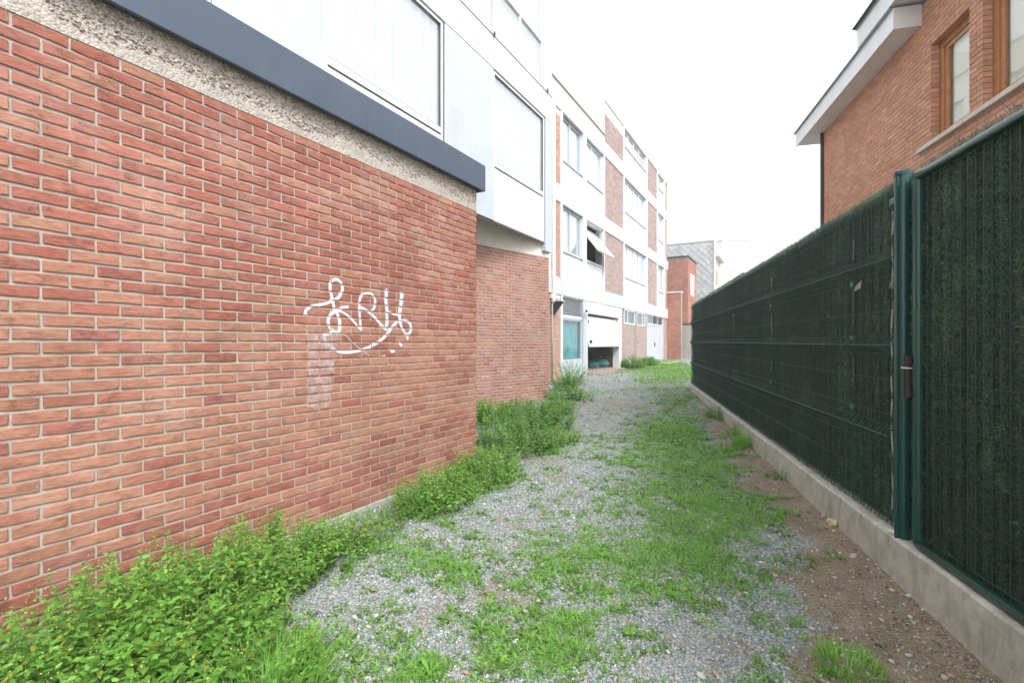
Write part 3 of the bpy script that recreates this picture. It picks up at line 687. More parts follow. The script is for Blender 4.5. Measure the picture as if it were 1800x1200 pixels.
# ground floor brick
bpanel(1091.6, 1096.2, -.1, b1a, pal_far); bpanel(1096.3, 1115.5, -.1, H(.86), pal_far); bpanel(1118.6, 1133.6, -.1, H(.86), pal_far)
bpanel(1133.8, 1136.4, -.1, b1a, pal_far); bpanel(1165.6, 1172.5, -.1, b1a, pal_far)
MB().box(s4(1115.6), s4(1118.4), -.03, .3, -.1, b1a-.002).build('pilaster', M['mortar_dark'], apt)
# windows on the upper floors
def bay(a, b, mull, z0, z1, zr_, fm='white_paint', opened=False, par_m='white_paint', pm=None):
    xa, xb = s4(a)+.01, s4(b)-.01
    zz = zr_
    MB().box(xa, xb, .02, .28, z0+.002, zz-.03).build('spandrel', M[par_m], apt)
    if pm:
        for q in pm: MB().box(s4(q)-.03, s4(q)+.03, .005, .02, z0+.002, zz-.03).build('joint_strip', M['grey_metal'], apt)
    MB().box(xa, xb, -.03, .28, zz-.028, zz+.005).build('sill', M['grey_metal'], apt)
    if opened: return xa, xb
    o = window(apt, xa, xb, zz+.006, z1-.002, .07, mulls=[s4(m) for m in mull], y=.06, fm=fm, name='window_frame')
    MB().box(xa, xb, .052, .06, z1-.03, z1-.003).build('head_gap', M['dark_gap'], o)
    curtain(o, xa+.02, xb-.02, zz+.03, z1-.03, .125, M['curtain'], .012, .25)
    return o
for (z0, z1, dz) in ((b1b, b2a, 0), (b2b, b3a, 2.86), (b3b, ztp-.35, 5.7)):
    zr_ = H(2.93) + dz
    if dz < 5: bay(987.5, 1023.6, (1004.5,), z0, z1, zr_, 'grey_metal')
    if 0 < dz < 5: bay(1029.6, 1060, (1043,), z0, z1, zr_)
    bay(1096.6, 1135, (1106, 1116, 1125), z0, z1, zr_, pm=(1116,))
    bay(1155.6, 1166.3, (1160,), z0, z1, zr_, 'cream' if dz == 0 else 'white_paint')
# the open pivoting window
xa, xb = bay(1029.6, 1060, (), b1b, b2a, H(2.93), opened=True)
zf0, zf1 = H(2.936), b2a-.002
op = MB(); fw = .06
for (a, b, c, d) in ((xa, xb, zf0, zf0+fw), (xa, xb, zf1-fw, zf1), (xa, xa+fw, zf0+fw, zf1-fw), (xb-fw, xb, zf0+fw, zf1-fw)): op.box(a, b, .02, .12, c, d)
op = op.build('window_frame', M['grey_metal'], apt, label='open pivoting window frame')
MB().box(xa+fw+.05, xb-fw-.3, 1.1, 1.12, zf0+.5, zf1-.1).build('inner_blind', M['grey_metal'], op)
ang = R(38); zm = zf0 + (zf1-zf0)*.62; hh = (zf1-zf0)/2 - .07
sash = MB()
def rot(y, z): return (math.cos(ang)*y - math.sin(ang)*z, math.sin(ang)*y + math.cos(ang)*z)
def rbox(mb, x0, x1, y0, y1, z0, z1):
    t = MB().box(x0, x1, y0, y1, z0, z1); v = t.v[0].copy(); yy, zz = rot(v[:, 1], v[:, 2])
    v[:, 1] = yy*1 + .0; v[:, 2] = zz + zm; mb.add(v, t.f)
ang = -ang
for (a, b, c, d) in ((xa+.07, xb-.07, -hh*1.15, -hh*1.15+.06), (xa+.07, xb-.07, hh*.75-.06, hh*.75), (xa+.07, xa+.13, -hh*1.15+.06, hh*.75-.06), (xb-.13, xb-.07, -hh*1.15+.06, hh*.75-.06)): rbox(sash, a, b, -.03, .03, c, d)
sa_ = sash.build('sash', M['white_paint'], op)
sp_ = MB(); rbox(sp_, xa+.13, xb-.13, -.006, .0, -hh*1.15+.06, hh*.75-.06); sp_.build('pane', M['white_paint'], op)  # opaque white stands in for the sky reflected in the glass
# ground floor: louvre, teal window, garage, small windows, doors
xa, xb = s4(988), s4(1023.4)
lv = MB()
for i in range(9):
    z = H(.93) + i*.062
    lv.add([(xa,.02,z),(xb,.02,z),(xb,.10,z+.045),(xa,.10,z+.045),(xa,.02,z+.008),(xb,.02,z+.008),(xb,.10,z+.053),(xa,.10,z+.053)], [(0,3,2,1),(4,5,6,7),(0,1,5,4),(1,2,6,5),(2,3,7,6),(3,0,4,7)])
lf = MB().box(xa, xb, .0, .2, H(.84), H(.925)).box(xa, xb, .0, .2, H(1.49), b1a-.002).build('louvre_frame', M['white_paint'], apt)
lv.build('louvre_slats', M['grey_metal'], lf)
MB().box(xa, xb, .12, .2, H(.927), H(1.488)).build('louvre_back', M['interior'], lf)
tw = window(apt, xa, xb, H(-.55), H(.838), .06, y=.02, fm='grey_metal', gl='glass_teal', name='window_frame')
tw['label'] = 'teal tinted ground floor window'
curtain(tw, xa, xb, H(-.5), H(.8), .15, M['teal_back'], .03, .3, name='film')
MB().box(xa, xb, .0, .25, -.1, H(-.552)).build('lower_panel', M['grey_metal'], apt)
# garage
gf = MB().box(gxa-.02, gxa+.09, -.03, .25, -.1, b1a-.002).box(gxb-.02, s4(1091.4), -.03, .25, -.1, b1a-.002).box(gxa+.091, gxb-.021, -.025, .25, H(1.10), b1a-.004).build('garage_frame', M['white_paint'], apt)
gp = MB()
x0, x1 = gxa+.12, gxb-.06
gp.add([(x0,-.10,H(-.09)),(x1,-.10,H(-.09)),(x1,-.05,H(-.09)),(x0,-.05,H(-.09)),(x0,.10,H(1.02)),(x1,.10,H(1.02)),(x1,.15,H(1.02)),(x0,.15,H(1.02))], [(0,3,2,1),(4,5,6,7),(0,1,5,4),(1,2,6,5),(2,3,7,6),(3,0,4,7)])
gd = gp.build('garage_door', M['white_paint'], apt, label='white up and over garage door stopped half way', bev=.01)
for z in (H(.1), H(.82)): 
    yy = -.10 + .2*(z-H(-.09))/1.11
    MB().box(x0+.06, x0+.22, yy-.05, yy-.002, z-.06, z+.05).build('handle', M['dark_gap'], gd)
MB().box(gxa+.1, gxb-.02, .26, .3, H(1.04), H(1.1)).build('garage_gap_shade', M['dark_gap'], apt)  # dark bar stands in for the shade in the gap above the door
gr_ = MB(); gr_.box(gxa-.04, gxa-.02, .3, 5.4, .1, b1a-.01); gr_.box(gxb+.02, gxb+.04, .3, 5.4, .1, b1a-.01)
gr_.build('garage_walls', M['unlit_wall'], apt)
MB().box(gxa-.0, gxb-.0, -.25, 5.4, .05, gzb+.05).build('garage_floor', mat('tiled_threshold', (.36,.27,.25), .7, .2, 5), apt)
MB().box(gxa, gxb, .3, 5.4, b1a-.03, b1a-.012).build('garage_ceiling', M['unlit_wall'], apt)
MB().box(gxa, gxb, 5.3, 5.45, .1, b1a-.03).build('garage_back_wall', M['unlit_wall'], apt)
MB().box(s4(1078, .8), s4(1078, .8)+.28, .8, .86, gzb+.06, H(1.0)).build('inner_door', M['grey_band'], apt)
# small high windows
for a, b, ml in ((1096.6, 1115.4, (1103,)), (1118.8, 1133.4, (1129,))):
    o = window(apt, s4(a), s4(b), H(.88), b1a-.004, .06, mulls=[s4(q) for q in ml], y=-.02, fm='white_paint', name='window_frame', gl='glass_teal')
    MB().box(s4(a), s4(b), .1, .12, H(.9), b1a-.01).build('backing', mat('grey_blue_blind', (.22,.27,.30), .6, .15, 3), o)
# double doors
da, dm, db = s4(1137), s4(1151), s4(1165.2)
dfm = MB().box(da-.08, da, -.03, .25, -.1, b1a-.003).box(db, db+.06, -.03, .25, -.1, b1a-.003).box(da, db, -.02, .25, H(.98), H(1.04)).build('door_frame', M['grey_metal'], apt)
for a, b in ((da, dm-.01), (dm+.01, db)):
    d_ = MB().box(a+.01, b-.01, .0, .05, .45, H(.978)).build('door', M['grey_metal'], apt, bev=.006)
MB().box(dm-.12, dm-.09, -.05, .0, H(-.12), H(.1)).build('door_handle', M['dark_gap'], apt)
tq = window(apt, da, db, H(1.042), b1a-.004, .05, mulls=[da+(db-da)*k/3 for k in (1, 2)], y=0, fm='grey_metal', gl='glass_teal', name='transom_window')
MB().box(da, db, .12, .14, H(1.05), b1a-.01).build('backing', mat('dark_blind', (.16,.19,.21), .6, .15, 3), tq)
MB().box(da-.4, x_r+.5, -1.2, -.05, .2, .475).build('door_step', M['concrete'], apt)
MB().box(x_l, s4(1061), -.09, 8.1, H(7.99), H(8.03)).build('roof_edge', M['edge_grey'], apt)

# fittings on the walls near the recess
dp = MB().tube([(s4(968.6), -.09, b1a-.3), (s4(968.6), -.09, H(7.3))], .055, 10).build('downpipe', M['white_paint'], None)
dp.location = (*F4.w(0), 0); dp.rotation_euler = (0, 0, F4.a); tag(dp, 'white vertical downpipe between the chamfered wall and the orange brick strip', 'pipe')
dp2 = MB().tube([(s4(967), -.07, .25), (s4(967), -.07, b1a-.32)], .025, 8).tube([(s4(967), -.07, .25), (s4(967), -.09, .22), (s4(968.6), -.16, .2), (s4(968.8), -.16, .08)], .03, 8).build('conduit_pipe', M['cable'], None, smooth=True)
dp2.location = (*F4.w(0), 0); dp2.rotation_euler = (0, 0, F4.a); tag(dp2, 'thin grey pipe with a bent foot on the orange ground floor bricks', 'pipe')
lp = empty('wall_lamp', (*F4.w(s4(970.5), -.02), 0), F4.a, 'dark wedge shaped wall lamp with white top in the brick recess', 'lamp')
zl_ = H(1.27)
MB().add([(-.12,-.32,zl_),(.12,-.32,zl_),(.12,0,zl_),(-.12,0,zl_),(-.1,-.28,zl_-.05),(.1,-.28,zl_-.05),(.1,-.02,zl_-.38),(-.1,-.02,zl_-.38)], [(0,1,2,3),(7,6,5,4),(0,4,5,1),(1,5,6,2),(2,6,7,3),(3,7,4,0)]).build('shade', M['dark_gap'], lp)
MB().box(-.13, .13, -.34, .0, zl_+.002, zl_+.03).build('top_plate', M['white_paint'], lp)
for i, (q, t) in enumerate(((968, 'left'), (977.5, 'right'))):
    bxm = MB().box(s4(q)-.09, s4(q)+.09, -.08, -.012, H(1.36), H(1.49)).build('junction_box', M['white_paint'], None, bev=.006)
    bxm.location = (*F4.w(0), 0); bxm.rotation_euler = (0, 0, F4.a)
    tag(bxm, 'white junction box directly above the wedge wall lamp' if i == 0 else 'small white box on orange bricks between wall lamp and louvre', 'box')
cmr = empty('security_camera', (*F4.w(s4(1026.5), -.05), H(1.15)), F4.a, 'white tubular security camera on the pier left of the garage', 'camera')
MB().tube([(0, 0, 0), (0, -.14, -.02)], .02, 8).build('bracket', M['white_paint'], cmr)
MB().tube([(-.30, -.16, -.02), (.12, -.16, .03)], .05, 12).build('body', M['white_paint'], cmr, smooth=False)
MB().tube([(-.302, -.16, -.0205), (-.31, -.16, -.0215)], .035, 12).build('lens', M['dark_gap'], cmr)

# things in the garage
SHX = s4(1056, 1.6)
shf = empty('storage_shelf', (*F4.w(SHX, 1.6), gzb+.05), F4.a, 'dark metal shelving inside the half open garage', 'shelf')
for k, z in enumerate((.15, .5, .85)): MB().box(-1.4, .5, 0, .5, z, z+.03).build('shelf_board', M['grey_metal'] if k == 1 else M['rust'], shf)
for x in (-1.4, .46):
    for y in (0, .46): MB().box(x, x+.04, y-.002, y+.038, 0, 1.7).build('upright', M['rust'], shf)
bot_cols = [(.35,.05,.04), (.3,.04,.04), (.5,.5,.48), (.25,.12,.1)]
bots = 0
for k in range(9):
    x = -1.25 + k*.19
    bm_ = MB().tube([(0,0,0),(0,0,.16),(0,0,.2),(0,0,.25)], [.035,.035,.014,.014], 8)
    o = bm_.build('bottle', mat('bottle_%d' % k, bot_cols[k % 4], .3, .1), None)
    o.parent = None; wx, wy = F4.w(SHX + x, 1.75); o.location = (wx, wy, gzb+.05+.53+.001)
    tag(o, ['dark red', 'deep maroon', 'pale grey', 'brown'][k % 4] + ' bottle, at the %s of the garage shelf row' % ['far left', 'second from left', 'third from left', 'left of centre', 'centre', 'right of centre', 'third from right', 'second from right', 'far right'][k], 'bottle', 'bottles on the garage shelf')
def blob_bag(name, x, y, r, hgt, label, seed):
    g = np.random.default_rng(seed); vs = []; fs = []; nu, nv = 14, 8
    for j in range(nv + 1):
        t = j / nv; rr = r * (math.sin(math.pi * min(t*.55+.25, 1)) if j < nv else .25)
        for i in range(nu):
            a = 2*math.pi*i/nu; k = rr * (1 + g.uniform(-.22, .22)); vs.append((k*math.cos(a), k*math.sin(a)*.8, hgt*t + (g.uniform(-.01,.01) if 0 < j < nv else 0)))
    for j in range(nv):
        for i in range(nu): fs.append((j*nu+i, j*nu+(i+1)%nu, (j+1)*nu+(i+1)%nu, (j+1)*nu+i))
    fs.append(tuple(range(nv*nu, nv*nu+nu)))
    m_ = MB().add(vs, fs); m_.tube([(0,0,hgt-.02),(.03,.02,hgt+.06),(.08,.0,hgt+.1)], [r*.2,.02,.05], 7)
    o = m_.build(name, M['bag'], None, smooth=True); o.location = (*F4.w(x, y), gzb+.05); return tag(o, label, 'bag')
blob_bag('plastic_bag', s4(1039, .9), .9, .34, .30, 'dull teal plastic bag slumped at the left inside the garage', 2)
blob_bag('plastic_bag', s4(1054, .75), .75, .38, .36, 'bright teal knotted plastic bag in the middle of the garage opening', 5)

# ------------------------------------------------------------------ far buildings
pr = empty('brick_pier', (*F4.w(x_r, -.0), 0), F4.a, 'red brick gate pier with white coping at the far end of the white block', 'pier')
r5 = random.Random(4)
def small_bricks(parent, fx, x0, x1, z0, z1, pal, openings=(), Hc_=.075, L=.22):
    br = lay(x0, x1, z0, int((z1-z0)/Hc_), L, Hc_, .02, 0, list(openings), r5); mb = MB()
    for (x, z, l) in br:
        t = MB().box(x-l/2+.006, x+l/2-.006, -.006+r5.uniform(-.002,.002), .05, z-Hc_/2+.006, z+Hc_/2-.006); mb.add(fx(t.v[0]), t.f, pal(z-CZ, x, r5))
    mb.build('bricks', M['brick_v'], parent, kind='stuff')
# the pier's front looks back down the alley: its face runs along -local y
def face_front(xf):                      # local x' runs from the building towards the right
    def f(v): q = v.copy(); q[:, 1] = -v[:, 0]; q[:, 0] = xf + v[:, 1]; return q
    return f
def pal_red(h, x, r):
    P_ = [(.44,.19,.135),(.47,.22,.16),(.41,.17,.125)]; c = P_[r.randrange(3)]; k = r.uniform(.85,1.12); return tuple(v*k for v in c)
MB().box(.014, .4, -.79, .0, .3, H(3.02)).build('core', M['mortar_dark'], pr)
small_bricks(pr, face_front(.012), 0, .79, .35, H(3.02), pal_red)
MB().box(-.03, .45, -.83, .02, H(3.022), H(3.09)).build('coping', M['off_white'], pr)
twr = empty('brick_annexe', (0, 0, 0), F4.a, 'narrow flat roofed orange red brick annexe in front of the grey slated gable', 'building')
tx, ty = 309/850*33, 33.0; twr.location = (tx, ty, 0)
MB().box(.014, 3.6, .014, 4, .3, H(5.98)).build('core', M['mortar_dark'], twr)
small_bricks(twr, lambda v: face_front(.012)(v) * np.array((1, 1, 1)) + np.array((0, 4, 0)), 0, 4, .35, H(5.9), pal_red)
wa, wb, wz0, wz1 = .95, 2.6, H(3.45), H(4.95)
small_bricks(twr, lambda v: v, 0, 3.6, .35, H(5.9), pal_red, [(wa, wb, wz0, wz1)])
window(twr, wa, wb, wz0, wz1, .08, y=-.03, fm='white_paint', name='window_frame', gl='glass', mulls=((wa+wb)/2,))
MB().box(wa, wb, .04, .05, wz0, wz1).build('blind', M['cream'], twr)
MB().box(-.05, 3.7, -.06, 4.05, H(5.98), H(6.06)).build('roof_edge', M['dark_gap'], twr)
bw_ = empty('block_wall', (*F4.w(x_r+1.0, -.6), 0), F4.a, 'low grey concrete block wall beside the red brick pier', 'wall')
MB().box(.008, .2, -3.2, .5, .2, H(1.20)).build('core', M['mortar_dark'], bw_)
for i in range(12):
    z = .3 + i*.2
    if z > H(1.05): break
    for j in range(9):
        y = -3.2 + j*.4 + (.2 if i % 2 else 0)
        MB().box(0, .19, y+.005, min(y+.395, .5), z+.005, z+.195).build('block', M['concrete'], bw_)
MB().box(-.03, .23, -3.25, .5, H(1.201), H(1.25)).build('coping', M['dark_gap'], bw_)
slh = empty('slate_clad_house', (356/850*40, 40, 0), F4.a, 'tall house with grey diamond slate gable behind the brick annexe', 'house')
MB().box(.03, 9, .04, 16, .3, H(8.7)).build('wall', M['cream'], slh)
sl = MB(); a_ = .38; rs = random.Random(8)
for i in range(-1, 58):
    for j in range(0, 36):
        u = .19 + i*.27; z = .5 + j*.27 + 0
        if (i + j) % 2: continue
        if z > H(8.55) or u < .1: continue
        k = rs.uniform(.8, 1.2); c = (.40*k, .42*k, .43*k); e = .25
        # a diamond slate, lower tip standing proud
        vs = [(-.02, u, z-e), (-.005, u+e, z), (.012, u, z+e), (-.005, u-e, z), (.005, u, z-e), (.03, u, z+e)]
        sl.add(vs, [(0,1,2), (0,2,3), (0,3,4), (0,4,1)], c)
sl.build('slates', M['slate'], slh, kind='stuff')
ed_ = MB()
for i in range(-1, 58):
    for j in range(0, 36):
        u = .19 + i*.27; z = .5 + j*.27
        if (i + j) % 2 or z > H(8.5) or u < .1: continue
        for sgn in (1, -1):
            p0 = (-.045, u, z-.25); p1 = (-.03, u+sgn*.25, z); w_ = .035
            ed_.add([p0, p1, (p1[0]+.01, p1[1], p1[2]+w_), (p0[0]+.01, p0[1], p0[2]+w_)], [(0,1,2,3)] if sgn > 0 else [(3,2,1,0)])
ed_.build('slate_edges', mat('pale_slate_edge', (.62,.62,.6), .8, .1), slh, kind='stuff')
MB().box(-.08, .03, -.02, 16, H(8.6), H(8.78)).box(-.07, .06, -.06, .04, .3, H(8.6)).build('edge_trim', M['off_white'], slh)
MB().box(1.1, 2.3, -.01, .05, H(5.2), H(6.3)).build('window', M['wood'], slh)
MB().box(.1, 4.5, -.35, .03, H(7.3), H(7.5)).build('canopy', M['cream'], slh)
pfb = empty('pale_far_building', (370/850*60, 60, 0), R(8), 'very pale flat roofed building edge far behind the green fence', 'building')
MB().box(0, 5.0, 0, 8, .2, H(12.9)).build('wall', M['white_paint'], pfb)
MB().box(-.1, 5.1, -.1, 8.1, H(12.9), H(13.05)).build('roof_edge', M['cream'], pfb)

# ------------------------------------------------------------------ house on the right
hs_ = empty('brick_house', (*FH.w(0), 0), FH.a, 'brown red brick house with white eaves rising behind the green fence', 'house')
sH = FH.s; hx0 = sH(1448); hx1 = (2.6 - FH.p[1]) / FH.e[1]
# (local x grows towards the camera)
zsill = H(2.65); zhead = H(3.92); ops = [(sH(1637), sH(1703), zsill, zhead), (sH(1728), sH(1728)+1.5, zsill, zhead)]
zh0, zh1 = .1, H(4.60)
wl = MB(); mortar_slab(wl, hx0+.006, hx1, zh0, zh1, .006, .098, ops, .014); wl = wl.build('wall', M['mortar_dark'], hs_)
hb = lay(hx0, hx1, H(.30), int((zh1-H(.30))/.0625), .20, .0625, .07, 0, ops, r5)
hb = [b for b in hb]
brick_wall(wl, FH, [b for b in hb if b[1] < zh1-.02], .20, .0625, .0105, .092, pal_house, 300, r5)
bk = MB(); bk.box(hx0+.006, hx1, .30, 6, zh0, zh1)
mortar_slab(bk, hx0+.006, hx1, zh0, zh1, .0985, .299, ops, -.03); bk.build('inner_wall', M['wood'], hs_)
MB().box(hx0+.0, hx0+.10, .1, 6, zh0, zh1-.01).build('end_wall', M['mortar_dark'], hs_)
for a, b, c, d in ops:
    wf = MB(); y0 = .10; fw = .07
    for (p, q, u, v) in ((a, b, c, c+fw), (a, b, d-fw, d), (a, a+fw, c+fw, d-fw), (b-fw, b, c+fw, d-fw)): wf.box(p, q, y0, y0+.06, u, v)
    wf = wf.build('window_frame', M['wood'], hs_, bev=.004)
    sf = MB(); e = fw+.003; f2 = .055
    for (p, q, u, v) in ((a+e, b-e, c+e, c+e+f2), (a+e, b-e, d-e-f2, d-e), (a+e, a+e+f2, c+e+f2, d-e-f2), (b-e-f2, b-e, c+e+f2, d-e-f2)): sf.box(p, q, y0+.015, y0+.055, u, v)
    sf.build('sash', M['wood'], wf, bev=.006)
    MB().box(a+e+f2, b-e-f2, y0+.03, y0+.036, c+e+f2, d-e-f2).build('pane', glass_mat('house_glass', (.95,.97,.95), .12), wf)
    curtain(wf, a+e, b-e, c+e, d-e, y0+.075, M['blind'], .004, .3, name='blind')
sx0, sx1, sx2 = sH(1617), sH(1701), sH(1728)+1.6
for p, q in ((sx0, sx1-.004), (sx1+.004, sx2)):
    MB().box(p, q, -.055, .1, zsill-.062, zsill-.003).build('window_sill', M['sill'], hs_, bev=.006)
# eaves: lower boxed part (far) and higher part (near)
xa, xb = hx0 - .64, sH(1620); xc = hx0 + 1.6
ev = MB().box(xa, xb, -.33, -.31, H(4.33), H(4.60)).box(xa, xb+.0, -.31, 6, H(4.35), H(4.37)).box(xa, xa+.02, -.31, 6, H(4.37), H(4.59)).build('soffit_box', M['soffit'], hs_)
MB().box(xa-.005, xb, -.335, -.331, H(4.32), H(4.61)).build('fascia', M['white_paint'], hs_)
MB().box(xb+.001, xb+.012, -.335, .0, H(4.32), H(4.61)).build('box_end', M['soffit'], hs_)
xu = sH(1514, -.33)
MB().box(xu, hx1+.3, -.35, 6, H(4.65), H(4.68)).build('upper_soffit', M['soffit'], hs_)
MB().box(xu, hx1+.3, -.38, -.351, H(4.64), H(4.93)).box(xu-.02, xu-.001, -.38, 6, H(4.64), H(4.93)).build('upper_fascia', M['white_paint'], hs_)
MB().box(xu-.04, hx1+.3, -.40, -.381, H(4.932), H(4.95)).box(xa-.02, xb, -.38, -.336, H(4.612), H(4.625)).build('roof_edge', M['edge_grey'], hs_)
rf = MB(); rf.add([(xu-.05,-.45,H(4.962)),(hx1+.3,-.45,H(4.962)),(hx1+.3,6.4,H(4.962)),(xu-.05,6.4,H(4.962)),(xu-.05,3,H(6.6)),(hx1+.3,3,H(6.6))], [(0,3,2,1),(0,1,5,4),(2,3,4,5),(0,4,3),(1,2,5)])
rf.add([(xa-.03,-.34,H(4.635)),(xu-.06,-.34,H(4.635)),(xu-.06,6.2,H(4.635)),(xa-.03,6.2,H(4.635)),(xa-.03,3,H(5.3)),(xu-.06,3,H(5.3))], [(0,3,2,1),(0,1,5,4),(2,3,4,5),(0,4,3),(1,2,5)])
rf.build('roof', M['roof'], hs_)
MB().box(hx0-.05, hx0-.003, -.05, .02, .1, H(4.345)).tube([(hx0-.03,-.01,.2),(hx0-.03,-.01,H(4.3))], .045, 10).build('downpipe', mat('black_pipe', (.025,.025,.03), .5, .1), hs_)

# ------------------------------------------------------------------ fence
KT = .006; sref = FF.s(1590)
def zf(x): return -KT * (x - sref) * .97
fe = empty('green_fence', (*FF.w(0), 0), FF.a, 'dark green mesh fence with plastic hedge screening on a concrete base along the right', 'fence')
f_far = FF.s(1215); f_near = FF.s(1577)
cb0, cb1 = f_far - .02, (0.35 - FF.p[1]) / FF.e[1]
cbm = MB(); nseg = 60; xs_ = np.linspace(cb0, cb1, nseg+1)
top = []; 
for i, x in enumerate(xs_):
    k = rnd.uniform(-.003, .003); t = H(-1.056) + zf(x)
    top.append([(x, -.045+rnd.uniform(-.002,.002), .0), (x, -.047+k, t-.012+k), (x, -.035+k, t+rnd.uniform(-.003,.001)), (x, .06, t), (x, .06, 0)])
vv = [p for r_ in top for p in r_]; ff_ = []
for i in range(nseg):
    for k in range(4): ff_.append((i*5+k, (i+1)*5+k, (i+1)*5+k+1, i*5+k+1))
ff_ += [(0,1,2,3,4), tuple(nseg*5+k for k in (4,3,2,1,0))]
vv = [(x, y, z if z else -.2) for x, y, z in vv]
MB().add(vv, ff_).build('concrete_base', M['plinth'], fe)
ribs = [.486, -.006, -.52]
zlo, zhi = -1.035, .885
M['gate_wire'] = mat('dark_green_wire', (.008, .027, .022), .5, .1, 20)
def wire_panel(x0, x1, parent, zlo=zlo, zhi=zhi, rb=ribs, name='wire_mesh'):
    nV = int(round((x1-x0)/.05)); r_ = .0026
    prof = [(zlo, 0)]
    for h in sorted(rb): prof += [(h-.05, 0), (h, -.038), (h+.05, 0)]
    prof.append((zhi, 0)); mbw = MB()
    for i in range(nV+1):
        x = x0 + (x1-x0)*i/nV
        mbw.tube([(x, y, H(z)) for z, y in prof], r_ if rb else .0021, 4, cap=False)
    hz = []
    for h in rb: hz += [(h-.05, .006), (h, -.042), (h+.05, .006)]
    z = zlo + .02
    for z in np.arange(zlo+.03, zhi, .2):
        if all(abs(z-h) > .08 for h in rb): hz.append((z, -.004))
    hz.append((zhi-.01, -.008))
    for z, y in hz: mbw.tube([(x0, y, H(z)), (x1, y, H(z))], .0030 if y < -.02 else .0016, 4, cap=False)
    return mbw.build(name, M['green_wire'] if rb else M['gate_wire'], parent, zfun=zf)
posts_x = [FF.s(q) for q in (1500, 1356, 1290)]
d_ = posts_x[0] - posts_x[1]; allp = [f_near] + posts_x + [posts_x[2]-d_, f_far+.03]
allp = sorted(set(allp)); 
for a, b in zip(allp[:-1], allp[1:]): wire_panel(a+.012, b-.012, fe)
# hedge needle tile, 1 m wide, shared
def hedge_tile(wd, ht, n, seed):
    g = np.random.default_rng(seed)
    x = g.random(n)*wd; z = g.random(n)*ht
    topf = g.random(n) < .05; z[topf] = ht - g.random(topf.sum())*.03
    # strands hang in vertical bundles of slightly different colour and depth
    y = .024 - .028*g.random(n) + .012*(vnoise(x, z*.3, 3, seed+4)-.5) + .010*np.sin(x*2*np.pi/ (wd/round(wd/.11)) )
    a = g.normal(.0, .75, n); a = np.where(g.random(n) < .5, a, np.pi - a); a = np.where(topf, np.pi/2 + g.normal(0, .6, n), a)
    ln = g.uniform(.018, .045, n); dy = g.uniform(-.5, .1, n)
    dx, dz = np.cos(a)*ln, np.sin(a)*ln; wv = g.uniform(.0009, .0017, n)
    P0 = np.stack([x, y, z], -1); D = np.stack([dx, dy*ln*.8, dz], -1); W = np.stack([-dz/ln*wv, np.zeros(n), dx/ln*wv], -1)
    V = np.stack([P0-W, P0+W, P0+D], 1).reshape(-1, 3); F = np.arange(3*n).reshape(-1, 3)
    k = g.uniform(.5, 1.6, n)[:, None]; strip = ((.75 + .5*vnoise(x, z*.15, 7, seed))*(.55 + .95*vnoise(x, z*.25 + seed, 2.6, seed+9)))[:, None]
    base = np.where((g.random(n) < .14)[:, None], np.array([(.09,.11,.06)]), np.array([(.022,.068,.044)]))
    c = base*k*strip; pt = (fbm(x, z, 5, seed+20) > .57)[:, None]; c = np.where(pt, c*np.array([(1.9, 1.55, 1.25)]), c); c = np.where((topf | (z > ht-.035))[:, None], c*2.6, c)  # needles along the top edge are coloured brighter, as if lit from above
    pale = (g.random(n) < .012)[:, None]; c = np.where(pale, np.array([(.16,.17,.13)]), c)
    return V, F, np.repeat(c, 3, 0)
tiles = []
HT = zhi - zlo + .065
for sd_ in (1, 2, 3):
    V, F, c = hedge_tile(1.0, HT, 34000, sd_); o = big('artificial_hedge', V, F, c, M['hedge'], fe, kind='stuff'); tiles.append(o)
def place_tile(parent, x, tile, sx, sz=1, zoff=0, name='artificial_hedge'):
    o = bpy.data.objects.new(name, tile.data); C.objects.link(o); o.parent = parent; o['kind'] = 'stuff'
    o.location = (x, .012, H(zlo) - .03 + zf(x + .5) + zoff); o.scale = (sx, 1, sz); return o
for t in tiles: t.hide_render = False
nT = int(math.ceil((f_near - f_far) / 1.0)); wT = (f_near - f_far)/nT
first = True
for i in range(nT):
    t = tiles[i % 3]; sz = 1 + rnd.uniform(-.004, .012)
    if i < 3: t.location = (f_far + i*wT, .012, H(zlo) - .03 + zf(f_far+i*wT+.5)); t.scale = (wT, 1, sz)
    else: place_tile(fe, f_far + i*wT, t, wT, sz)
MB().box(f_far, f_near, .045, .055, H(zlo)-.015, H(zhi)+.0).build('hedge_backing', M['hedge_back'], fe, zfun=zf)
# hidden posts: clips and slivers that show through the screen
for p in allp[:-1]:
    MB().box(p-.03, p+.03, .06, .10, H(-1.1), H(zhi)+.01).build('post', M['green_metal'], fe, zfun=zf)
for p in posts_x:
    q = MB()
    for (z0, z1) in ((-.30, -.1), (.12, .42), (.56, .70)): 
        q.box(p-.006, p+.006, .0, .006, H(z0), H(z1))
    q.build('post_strip', M['green_metal'], fe, zfun=zf)
    for h in (.40, .04, -.42): MB().box(p-.017, p+.017, -.012, .004, H(h)-.014, H(h)+.014).build('clip', mat('green_clip', (.03,.16,.13), .4, .1) if 'green_clip' not in bpy.data.materials else bpy.data.materials['green_clip'], fe, zfun=zf)
